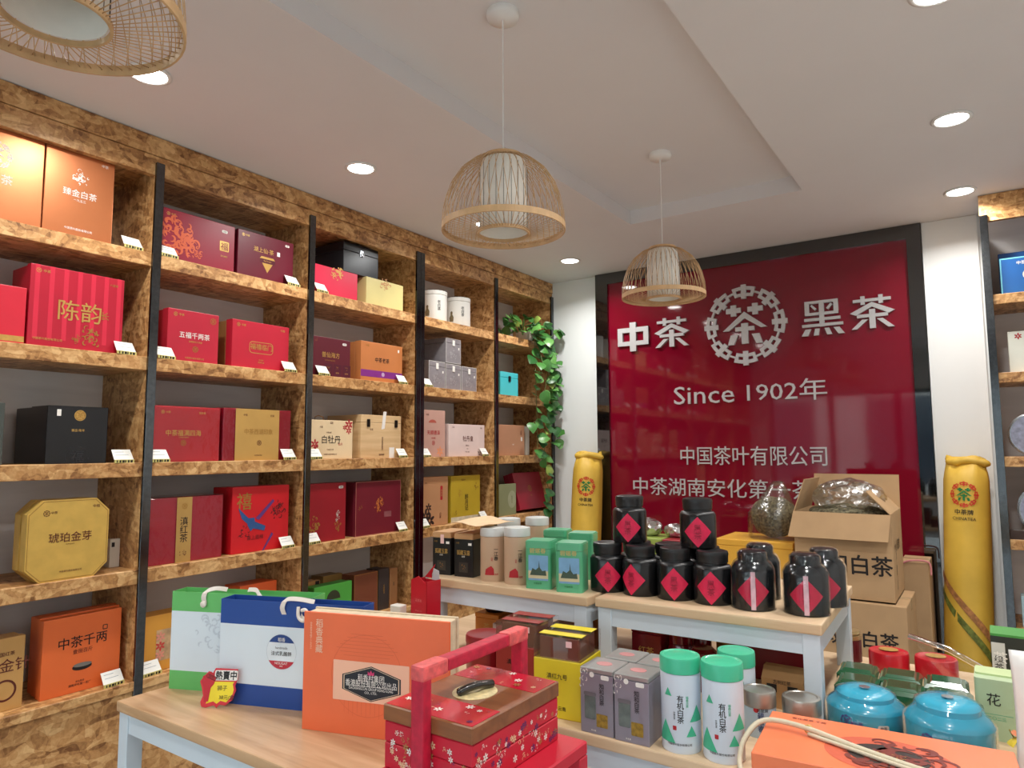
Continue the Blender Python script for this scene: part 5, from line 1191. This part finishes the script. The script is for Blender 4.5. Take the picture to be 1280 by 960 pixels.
# orange presentation box with cord handle
zt = .97; A, B, Cc = at(965, 888, 'z', zt), at(920, 934, 'z', zt), at(1268, 940, 'z', zt)
ang = math.atan2(Cc.y-A.y, Cc.x-A.x); w = math.hypot(Cc.x-A.x, Cc.y-A.y); d = .24
ce = Vector((A.x+cos(ang)*w/2+sin(ang)*d/2, A.y+sin(ang)*w/2-cos(ang)*d/2, ZT))
t = thing('gift_box', 'orange presentation box with printed dragon ring and rope handle lying flat', 'gift box', ce, ang)
mo2 = P_((240, 128, 84), .35); h = zt-ZT
obj('lid', box(-w/2, w/2, -d/2, d/2, h*.45, h, .002), mo2, t); obj('base', box(-w/2+.002, w/2-.002, -d/2+.002, d/2-.002, 0, h*.445, .002), mo2, t)
mr3 = P_((120, 40, 28), .5)
obj('printed_ring', ringpoly(disc(1.0, 40), disc(.62, 40)), P_((206, 92, 62), .5), t, (.01, -.02, h+.0004), (0, 0, 0), (.11, .085, 1))
obj('printed_dragon', swirl(151, 60), mr3, t, (.01, -.02, h+.0008), (0, 0, 0), (.112, .088, 1)); obj('dark_centre', prism(disc(1, 32), 0), P_((44, 30, 26), .5), t, (.01, -.02, h+.0012), (0, 0, 0), (.07, .052, 1))
obj('printed_text', text_me('中茶', False, .01), M_DGOLD, t, (.01, -.02, h+.0016), (0, 0, 0), (.03, .03, 1)); obj('printed_text', text_me('安化黑茶 千两', False, .01), mr3, t, (-w*.32, d*.40, h+.0006), (0, 0, 0), (.010, .010, 1))
mc = pm((206, 196, 170), .7, 0, .06, 60, name='cotton_cord')
c1 = smooth_pts([(-w/2-.018, -d*.42, .010), (-w/2-.036, -d*.22, .02), (-w/2-.03, -.02, h*.8), (-w/2+.0, .018, h+.012), (-w*.34, .018, h+.014), (-w*.1, -.022, h+.008), (w*.1, -.058, h+.006), (w*.33, -.095, h+.006), (w*.46, -.115, h+.006)], 6)
bm = bmesh.new(); tube(bm, c1, .0055, 8); obj('cord_handle', bm, mc, t, smooth=True)
c2 = smooth_pts([(-w*.3, .008, h+.005), (-w*.05, -.042, h+.005), (w*.2, -.088, h+.005), (w*.42, -.13, h+.005)], 5)
bm = bmesh.new(); tube(bm, c2, .004, 8); obj('cord_handle', bm, mc, t, smooth=True)
bm = bmesh.new(); tube(bm, [(.008*cos(q*.8), .0, .008*sin(q*.8)) for q in range(8)], .0018, 5); obj('gold_tie', bm, M_GOLD, t, (-w*.3, .014, h+.012))
# dried yellow flowers at the corner of the orange box
p = at(1262, 930, 'y', 1.66); t = thing('dried_flowers', 'sprig of dried yellow and orange flowers behind the orange presentation box', 'flowers', (p.x+.035, 1.80, ZT))
r5 = random.Random(3)
for k in range(12):
    bm = bmesh.new(); e = Vector((r5.uniform(-.035, .035), r5.uniform(-.035, .02), r5.uniform(.05, .12))); tube(bm, [(e.x*.3, e.y*.3, 0), e*.6, e], .0014, 4); obj('stem', bm, P_((150, 130, 60)), t)
    obj('petal', LM[k % 2], P_((226, 196, 60)) if k % 2 else P_((200, 110, 60)), t, e*.8, (r5.uniform(-.6, .6), r5.uniform(-.6, .6), r5.uniform(0, 6)), (.03, .03, .03))
# red canisters before the left riser, jars and amber boxes beneath it
mrc = pm((140, 22, 34), .3, 0, .06, 12, coat=.3, name='crimson_canister')
for k, (px0, px1, pt, y) in enumerate(((586, 632, 778, 1.60), (612, 655, 771, 1.72))):
    xa, xb = at(px0, pt, 'y', y).x, at(px1, pt, 'y', y).x; R_ = (xb-xa)/2*.90; h = min(zy(px0, pt+8, y), ZU-.09)-ZT
    if k == 1: xa += .03; xb += .03
    t = rtin(('crimson round canister before the left riser', 'crimson round canister half under the left riser')[k], (xa+xb)/2, y, ZT, R_, h, mrc, mrc, .022, group='crimson round canisters')
xr0 = at(540, 790, 'y', 1.9)
def plain_box(label, x0, x1, y0, y1, h, rgb, z=ZT, txt=None, rough=.4, name='tea_carton', cat='carton', rz=0.0):
    t = thing(name, label, cat, ((x0+x1)/2, (y0+y1)/2, z), rz); w, d = x1-x0, y1-y0
    m_ = P_(rgb, rough); obj('body', box(-w/2, w/2, -d/2, d/2, 0, h*.82, .002), m_, t); obj('lid', box(-w/2-.001, w/2+.001, -d/2-.001, d/2+.001, h*.825, h, .002), m_, t)
    if txt: Face(t, w, h, -d/2-.001).text(txt, .5, .5, min(h*.3, w*.25), M_GOLD)
    return t
UH = ZU-.026-.05-ZT
mbr = pm((60, 44, 34), .4, .3, name='jar_lid_brown')
for k, (px, y) in enumerate(((619, 2.02), (655, 2.02))):
    x = at(px, 760, 'y', y).x; hb_ = .085
    plain_box(('amber square box under the jar by the riser leg', 'amber square box under the second jar')[k], x-.05, x+.05, y-.05, y+.05, hb_, (206, 132, 48), txt='茶')
    t = thing('glass_jar', ('squat brown-lidded jar on the amber box by the riser leg', 'squat brown-lidded jar on the second amber box')[k], 'jar', (x, y, ZT+hb_+.0005)); H_ = UH-hb_-.006
    obj('jar_bowl', autosmooth(mesh_of(lathe([(0, 0), (.03, 0), (.042, H_*.3), (.045, H_*.55), (.043, H_*.6)], 28), 'jar')), mbr, t); obj('lid', autosmooth(mesh_of(lathe([(.046, H_*.6), (.047, H_*.8), (.04, H_*.95), (0, H_)], 28), 'jar')), pm((150, 120, 70), .25, .4, name='jar_lid_gold'), t)
plain_box('amber tall box behind the jars under the left riser', 1.56, 1.66, 2.10, 2.2, UH-.01, (196, 122, 44), txt='茶')
plain_box('dark red shiny box at the inner end under the left riser', 1.575, 1.695, 1.88, 1.98, UH-.05, (120, 16, 30), rough=.25)
plain_box('deep red box beneath the left riser by its outer leg', 1.255, 1.36, 2.10, 2.2, UH-.01, (150, 24, 40))
t = plain_box('white and red crumpled carton beneath the left riser', 1.40, 1.475, 1.85, 1.94, UH-.06, (206, 190, 184)); Face(t, .075, UH-.06, -.046).rect(.5, .3, .06, .04, M_RPRINT)
# under the right riser: red boxes and jars
plain_box('wide dark red box under the right riser, sack side', 1.855, 1.945, 1.91, 2.03, UH-.01, (120, 14, 30), txt='红茶', rough=.25)
plain_box('amber box standing under the right riser', 2.02, 2.10, 2.16, 2.26, UH-.004, (206, 140, 40))
plain_box('wide crimson box under the right riser, carton side', 2.12, 2.30, 2.06, 2.2, UH-.01, (128, 20, 32), rough=.3)
for k, (px, y) in enumerate(((851, 1.96), (872, 2.06), (878, 1.90))):
    x = at(px, 800, 'y', y).x; t = thing('tea_caddy', ('glossy oxblood caddy under the right riser, front one', 'glossy oxblood caddy under the right riser, rear one', 'glossy oxblood caddy next to the mint-lidded tins')[k], 'caddy', (x, y, ZT), group='oxblood caddies'); R_, H_ = .040, (UH-.02, UH-.004, UH-.045)[k]
    mox = pm((110, 10, 22), .12, 0, .05, 12, coat=.6, name='oxblood_glaze')
    obj('body', autosmooth(mesh_of(lathe([(0, 0), (R_*.8, 0), (R_, H_*.3), (R_, H_*.6), (R_*.85, H_*.72)], 28), 'caddy')), mox, t); obj('lid', autosmooth(mesh_of(lathe([(R_*.9, H_*.73), (R_*.92, H_*.92), (R_*.7, H_), (0, H_)], 28), 'caddy')), mox, t)
# opened red paper box left of the riser
p = at(524, 775, 'y', 1.66); w, d = .072, .06; zt = zy(524, 726, 1.66); h = zt-ZT
t = thing('opened_box', 'opened red paper box with a torn white lining', 'paper box', (p.x, 1.66+d/2, ZT), -.1)
mrb = P_((190, 22, 42), .35)
obj('body', boxes([(-w/2, w/2, -d/2, -d/2+.0015, 0, h), (-w/2, w/2, d/2-.0015, d/2, 0, h*.98), (-w/2, -w/2+.0015, -d/2, d/2, 0, h), (w/2-.0015, w/2, -d/2, d/2, 0, h), (-w/2, w/2, -d/2, d/2, 0, .002)]), mrb, t)
obj('torn_flap', prism([(-w/2, 0), (-w*.05, .0), (-.004, .012), (.012, .045)], .0015), mrb, t, (0, d/2, h), (pi/2, 0, 0)); obj('torn_flap', prism([(-w/2, 0), (w/2, -.008), (.0, .015), (-.01, .01)], .0015), mrb, t, (0, -d/2, h), (pi/2, 0, 0))
obj('white_lining', prism([(0, 0), (w*.5, 0), (w*.45, .03), (.008, .036)], .001), P_((196, 196, 196), .5), t, (0, d/2-.004, h-.004), (pi/2, 0, 0))
F = Face(t, w, h, -d/2); F.text('花草茶', .5, .75, .009, P_((226, 110, 110))); F.text('净含量二百克', .5, .62, .005, P_((226, 110, 110))); F.text('中国茶叶', .5, .5, .005, P_((226, 110, 110)))
plain_box('plain white small carton next to the opened red paper box', p.x-.085, p.x-.045, 1.62, 1.65, zy(500, 758, 1.62)-ZT, (226, 224, 216))

# ------------------------------------------------------------------ cartons and sacks behind the tables
def carton(label, x0, x1, y0, y1, z, h, txt=None, tape=True):
    t = thing('cardboard_carton', label, 'carton', ((x0+x1)/2, (y0+y1)/2, z)); w, d = x1-x0, y1-y0
    cb_ = obj('body', box(-w/2, w/2, -d/2, d/2, 0, h, .003), M_CARD, t)
    obj('flap_seam', box(-w/2+.002, w/2-.002, -.002, .002, h-.001, h+.0012), M_CARD, t)
    if tape: obj('packing_tape', box(-w/2-.0006, w/2+.0006, -.025, .025, h-.05, h+.0016), pm((196, 168, 130), .2, 0, .04, 20, name='packing_tape'), t)
    F = Face(cb_, w, h, -d/2)
    if txt: F.text(txt, .58, .62, h*.17, M_BPRINT, bold=.02, maxw=w*.72)
    return t, F, w, d
cx0, cx1, cy0, cy1 = at(996, 740, 'y', 3.6).x, at(1119.7, 755, 'y', 3.6).x, 3.6, 4.0
carton('bottom carton of the stack under the opened one', cx0, cx1+.03, cy0-.02, cy1, 0, .42)
carton('sealed carton lettered white tea supporting the opened one', cx0+.01, cx1+.045, cy0-.03, cy1-.01, .4225, .422, '政和白茶')
ZC1 = .847; HC = zy(1109.6, 644, 3.6)-ZC1
t = thing('cardboard_carton', 'opened carton lettered white tea with a plastic liner', 'carton', ((cx0+cx1)/2, (cy0+cy1)/2, ZC1)); w, d = cx1-cx0, cy1-cy0
th = .005
obj('body', boxes([(-w/2, w/2, -d/2, -d/2+th, 0, HC), (-w/2, w/2, d/2-th, d/2, 0, HC), (-w/2, -w/2+th, -d/2+th, d/2-th, 0, HC), (w/2-th, w/2, -d/2+th, d/2-th, 0, HC), (-w/2, w/2, -d/2, d/2, 0, th)]), M_CARD, t)
obj('front_flap', prism([(-w/2, 0), (w/2, 0), (w/2-.012, .13), (-w/2-.012, .13)], .004), M_CARD2, t, (0, -d/2, HC), (-pi/2-.32+pi*0, 0, 0)) if False else obj('front_flap', prism([(-w/2, 0), (w/2, 0), (w/2-.012, -.125), (-w/2-.02, -.125)], .004), M_CARD2, t, (0, -d/2-.002, HC), (pi/2-.33, 0, 0))
obj('back_flap', prism([(-w/2+.02, 0), (w/2, 0), (w/2, .17), (-w/2+.02, .17)], .004), M_CARD2, t, (0, d/2, HC), (pi/2-.12, 0, 0))
obj('side_flap', prism([(-d/2, 0), (d/2, 0), (d/2, .16), (-d/2+.03, .16)], .004), M_CARD2, t, (-w/2, 0, HC), (pi/2, 0, pi/2-0), ) 
t.children[-1].rotation_euler = (pi/2+.30, 0, pi/2)
obj('side_flap', prism([(-d/2, 0), (d/2, 0), (d/2, .14), (-d/2, .14)], .004), M_CARD2, t, (w/2-.004, 0, HC), (pi/2-.75, 0, pi/2))
F = Face(t, w, HC, -d/2); F.text('政和白茶', .56, .41, .088, M_BPRINT, bold=.02, maxw=w*.86)
obj('printed_text', text_me('小心轻放', False, .01), M_BPRINT, t, (w/2+.0008, -.03, HC*.62), (pi/2, 0, pi/2), (.05, .05, 1)); obj('printed_text', text_me('品名 重量 日期', True, .01), M_BPRINT, t, (w/2+.0008, -.08, HC*.34), (pi/2, 0, pi/2), (.022, .022, 1))
M_LINER = film_mat('crumpled_liner', .0, .25, (.94, .94, .92), .8)
def crumple(R, seed, sx=1, sy=1, sz=1, n=4, amp=.22):
    bm = bmesh.new(); bmesh.ops.create_icosphere(bm, subdivisions=n, radius=1.0); r_ = random.Random(seed)
    D = [(Vector((r_.gauss(0, 1), r_.gauss(0, 1), r_.gauss(0, 1))).normalized(), r_.uniform(3, 9), r_.uniform(0, 6)) for _ in range(9)]
    for v in bm.verts:
        k = sum(abs(sin(v.co.dot(dv)*f+ph)) for dv, f, ph in D)/9
        v.co = Vector((v.co.x*sx, v.co.y*sy, v.co.z*sz))*(R*(1-amp+amp*2*k))
    return bm
obj('plastic_liner', crumple(.145, 5, 1.05, .95, .62), M_LINER, t, (.01, .02, HC+.055), smooth=False)
obj('tea_leaves', crumple(.15, 6, 1.12, 1.02, .3), pm((106, 100, 78), .9, 0, .85, 75, bump=1, name='dry_tea'), t, (0, .0, HC-.02))
x = at(1152, 780, 'y', 4.22)
tq, Fq, wq, dq = carton('taller carton with clear tape against the wall beside the yellow sack', at(1128, 760, 'y', 4.2).x, at(1164, 760, 'y', 4.2).x, 4.2, 4.45, 0, zy(1150, 703, 4.2))
obj('pink_string', (lambda bm: tube(bm, smooth_pts([(-wq/2, -.128, zy(1150, 703, 4.2)-.02), (-.02, -.135, zy(1150, 703, 4.2)+.006), (wq/2, -.13, zy(1150, 703, 4.2)+.004), (wq/2+.01, -.14, zy(1150, 703, 4.2)-.06)]), .005, 6))(bmesh.new()), P_((206, 130, 130), .6), tq, smooth=True)
# stack carrying the bag of tea, yellow box and foil packs behind the canisters
sx0, sx1 = at(900, 700, 'y', 3.7).x, cx0-.01
carton('bottom carton of the stack behind the black canisters', sx0-.25, sx1, 3.62, 4.02, 0, .45); carton('upper carton of the stack behind the black canisters', sx0-.25, sx1, 3.62, 4.02, .452, .45)
zs = .9045
t = plain_box('golden yellow flat box under the bag of tea', sx0, sx1-.01, 3.64, 3.98, zy(940, 676, 3.64)-zs, (228, 172, 62), z=zs, txt='白茶')
zyb = zs+(zy(940, 676, 3.64)-zs)+.001
bt = at(968, 680, 'y', 3.78); H_ = zy(985, 602, 3.78)-zyb
t = thing('tea_sack', 'clear plastic bag of dry tea leaves standing on the golden yellow box', 'tea bag', (bt.x, 3.80, zyb))
obj('tea_leaves', crumple(.115, 8, 1.0, .8, .9, amp=.1), pm((112, 104, 80), .9, 0, .85, 75, bump=1, name='loose_dry_tea'), t, (0, 0, .11))
bm = bmesh.new(); prev = None
for i in range(10):
    f = i/9; z = H_*f; r_ = .136*(1-.05*sin(pi*f)) if f < .4 else .136*(1-(f-.4)*1.35); off = .05*max(0, f-.5)
    ring_ = [bm.verts.new((r_*cos(2*pi*k/20)*(1+.05*sin(5*k+i))+off, .8*r_*sin(2*pi*k/20)*(1+.06*cos(3*k+i)), z)) for k in range(20)]
    if prev:
        for k in range(20): bm.faces.new((prev[k], prev[(k+1) % 20], ring_[(k+1) % 20], ring_[k]))
    prev = ring_
bm.faces.new(prev); obj('plastic_bag', bm, film_mat('cloudy_bag', .75, .2, (.95, .95, .93), .5), t, smooth=True)
fo = at(822, 662, 'y', 3.78); z1 = zy(815, 672, 3.7)
plain_box('green and gold carton under the foil packs', at(800, 680, 'y', 3.7).x-.02, at(830, 680, 'y', 3.7).x, 3.66, 3.9, z1-zs, (150, 170, 80), z=zs); plain_box('red carton beside the green and gold one', at(831, 680, 'y', 3.7).x+.004, at(848, 680, 'y', 3.7).x+.06, 3.66, 3.9, z1-zs, (150, 30, 40), z=zs)
MFOIL = pm((206, 206, 206), .16, .95, .1, 60, bump=.6, name='crumpled_foil')
for k, (px, r_) in enumerate(((812, .058), (843, .046))):
    p = at(px, 662, 'y', 3.78); o = obj('foil_pack', crumple(r_, 20+k, 1.25, .9, .85, 3), MFOIL, None, (p.x, 3.78, z1+r_*.80)); tag(o, ('crumpled silver foil pack on the green and gold carton', 'smaller crumpled silver foil pack on the red carton')[k], 'foil pack')

# tall yellow tea sacks
M_SACK = pm((222, 182, 70), .55, 0, .14, 5, bump=.35, name='waxed_yellow_paper')
def sack(label, base, top, R_, H_, seed, rz, zl):
    r_ = random.Random(seed); base = Vector(base); top = Vector(top); ax = (top-base).normalized()
    t = thing('tea_sack', label, 'tea sack', base, 0, 'tall yellow tea sacks')
    zx = Matrix.Rotation(rz, 4, 'Z'); q = Vector((0, 0, 1)).rotation_difference(ax).to_matrix().to_4x4()
    t.rotation_euler = (q @ zx).to_euler()
    bm = bmesh.new(); prev = None; N = 36; prof = [(0, .9), (.01, .98), (.05, 1.0), (.15, 1.02), (.3, 1.01), (.45, 1.02), (.6, 1.0), (.75, 1.0), (.86, .99), (.92, .97), (.95, .90), (.965, .84), (.975, .82), (.985, .86), (1.0, .80)]
    for i, (f, k) in enumerate(prof):
        ring_ = []
        for j in range(N):
            a = 2*pi*j/N; wob = 1+.018*sin(3*a+seed+6*f)+.012*sin(7*a-9*f); 
            if f > .9: wob += .07*sin(9*a+seed)*(f-.9)/.1
            ring_.append(bm.verts.new((R_*k*wob*cos(a), R_*k*wob*sin(a)*(.42 if f > .97 else .62 if f > .96 else .85 if f > .94 else 1), H_*f+(.012*sin(3*a+seed) if f > .95 else 0))))
        if prev:
            for j in range(N): bm.faces.new((prev[j], prev[(j+1) % N], ring_[(j+1) % N], ring_[j]))
        else: bm.faces.new(list(reversed(ring_)))
        prev = ring_
    bm.faces.new(prev); obj('sack_body', bm, M_SACK, t, smooth=True)
    bm = bmesh.new(); tube(bm, smooth_pts([(-R_*.86, .01, H_*.985), (-R_*.4, -.03, H_*.982), (0, -.036, H_*.99), (R_*.5, -.03, H_*.986), (R_*1.02, -.02, H_*.978)], 4), [.008]+[.02, .022, .019, .023, .02, .018, .021]*2+[.016, .006], 8); obj('rolled_top', bm, M_SACK, t, smooth=True)
    RR = R_*1.045; k = R_*.60
    obj('printed_ring', wrapped(RING, RR, k, k), pm((206, 60, 34), .55, name='orange_red_print'), t, (0, 0, zl)); obj('printed_character', wrapped(CHAM, RR, k, k), pm((22, 122, 58), .5, name='emblem_green'), t, (0, 0, zl))
    cyl_text(t, '中茶牌', RR, zl-k*1.42, k*.42, M_BPRINT, False, 0, .02); cyl_text(t, 'CHINATEA', RR, zl-k*1.95, k*.24, M_BPRINT, False, 0, .01)
    for dz, m_ in ((.0, pm((176, 120, 70), .6, 0, .4, 60, name='brown_stripe_print')), (-.09, pm((110, 120, 50), .6, 0, .5, 60, name='green_stripe_print'))):
        obj('printed_stripe', wrapped(mesh_of(gridded(prism([(-1.3, .55), (1.3, -1.0), (1.3, -1.25), (-1.3, .35)], 0), .2), 's'), RR, R_, .2), m_, t, (0, 0, zl-.50+dz))
    return t
tp = at(738, 566, 'y', 4.44); bs = at(734, 690, 'y', 4.40)
dirv = (tp-bs)/(tp.z-bs.z); base = tp-dirv*tp.z
sack('yellow waxed paper tea sack leaning between plant shelf and sign', (base.x, 4.33, .004), (tp.x, 4.41, tp.z), .108, tp.z, 1, .40, at(732, 609, 'y', 4.3).z)
tp = at(1208, 572, 'y', 4.40); bs = at(1211, 790, 'y', 4.40); dirv = (tp-bs)/(tp.z-bs.z); base = tp-dirv*tp.z
sack('yellow waxed paper tea sack leaning on the white pillar beside the right shelves', (base.x, 4.32, .004), (tp.x, 4.42, tp.z), .106, tp.z, 5, -.10, at(1200, 620, 'y', 4.28).z)

# ------------------------------------------------------------------ goods on the right shelves
def rshelf(label, px0, px1, pt, z, rgb, d=.1, y=4.24, name='gift_box', cat='gift box'):
    x0, x1 = at(px0, pt, 'y', y).x, at(px1, pt, 'y', y).x; h = zy(px0, pt, y)-z
    t = thing(name, label, cat, ((x0+x1)/2, y+d/2, z)); w = x1-x0; m_ = P_(rgb, .4)
    obj('lid', box(-w/2, w/2, -d/2, -d/2+d*.4, 0, h, .002), m_, t); obj('tray', box(-w/2+.002, w/2-.002, -d/2+d*.41, d/2, 0, h-.002, .002), m_, t)
    return Face(t, w, h, -d/2)
F = rshelf('blue gift box with pale border and cream oval on the right shelf', 1249, 1310, 324, 2.31, (30, 92, 160)); F.frame(.5, .5, F.w, F.h, .006, P_((120, 206, 230)), 0); F.poly(disc(.03, 20), .62, .5, 1, P_((226, 214, 180)), 'printed_oval'); F.text('中茶', .45, .84, .018, M_WPRINT); F.text('茶', .62, .5, .03, mb, lift=3); F.text('安化', .7, .14, .02, M_WPRINT)
rshelf('darker blue gift box behind the bordered blue box', 1247, 1330, 318, 2.31, (40, 100, 170), .06, 4.36)
F = rshelf('white gift bag with a small red print on the right shelf', 1259, 1320, 415, 1.915, (226, 228, 216)); F.put(FLOWER, M_RPRINT, .22, .88, .018, name='printed_flower')
for k, (px, py, z) in enumerate(((1290, 543, 1.50), (1311, 638, 1.10))):
    y = 4.32; p = at(px, py, 'y', y); R_ = p.z-z
    t = thing('round_tin', ('round silver rimmed tin standing on edge on the right shelf above', 'round silver rimmed tin standing on edge on the lower right shelf')[k], 'tin', (p.x+.01, y, z))
    obj('tin_body', autosmooth(mesh_of(lathe([(0, 0), (R_*.98, 0), (R_, .004), (R_, .05), (R_*.93, .052), (R_*.93, .045), (0, .045)], 40), 'tin')), pm((170, 174, 178), .25, .9, .05, 20, name='bright_tin'), t, (0, .03, R_), (pi/2, 0, 0))
    obj('tin_face', prism(disc(R_*.9, 32), .001), P_((160, 166, 190), .4, var=.3, scale=40), t, (0, -.016, R_), (pi/2, 0, 0))
F = rshelf('pale blue carton on the lowest right shelf', 1276, 1320, 745, .68, (176, 206, 214)); F.text('茶', .5, .5, .04, mb)
F = rshelf('dark flat dish box on the lower right shelf', 1262, 1300, 662, 1.10, (60, 40, 30), .05, 4.205)
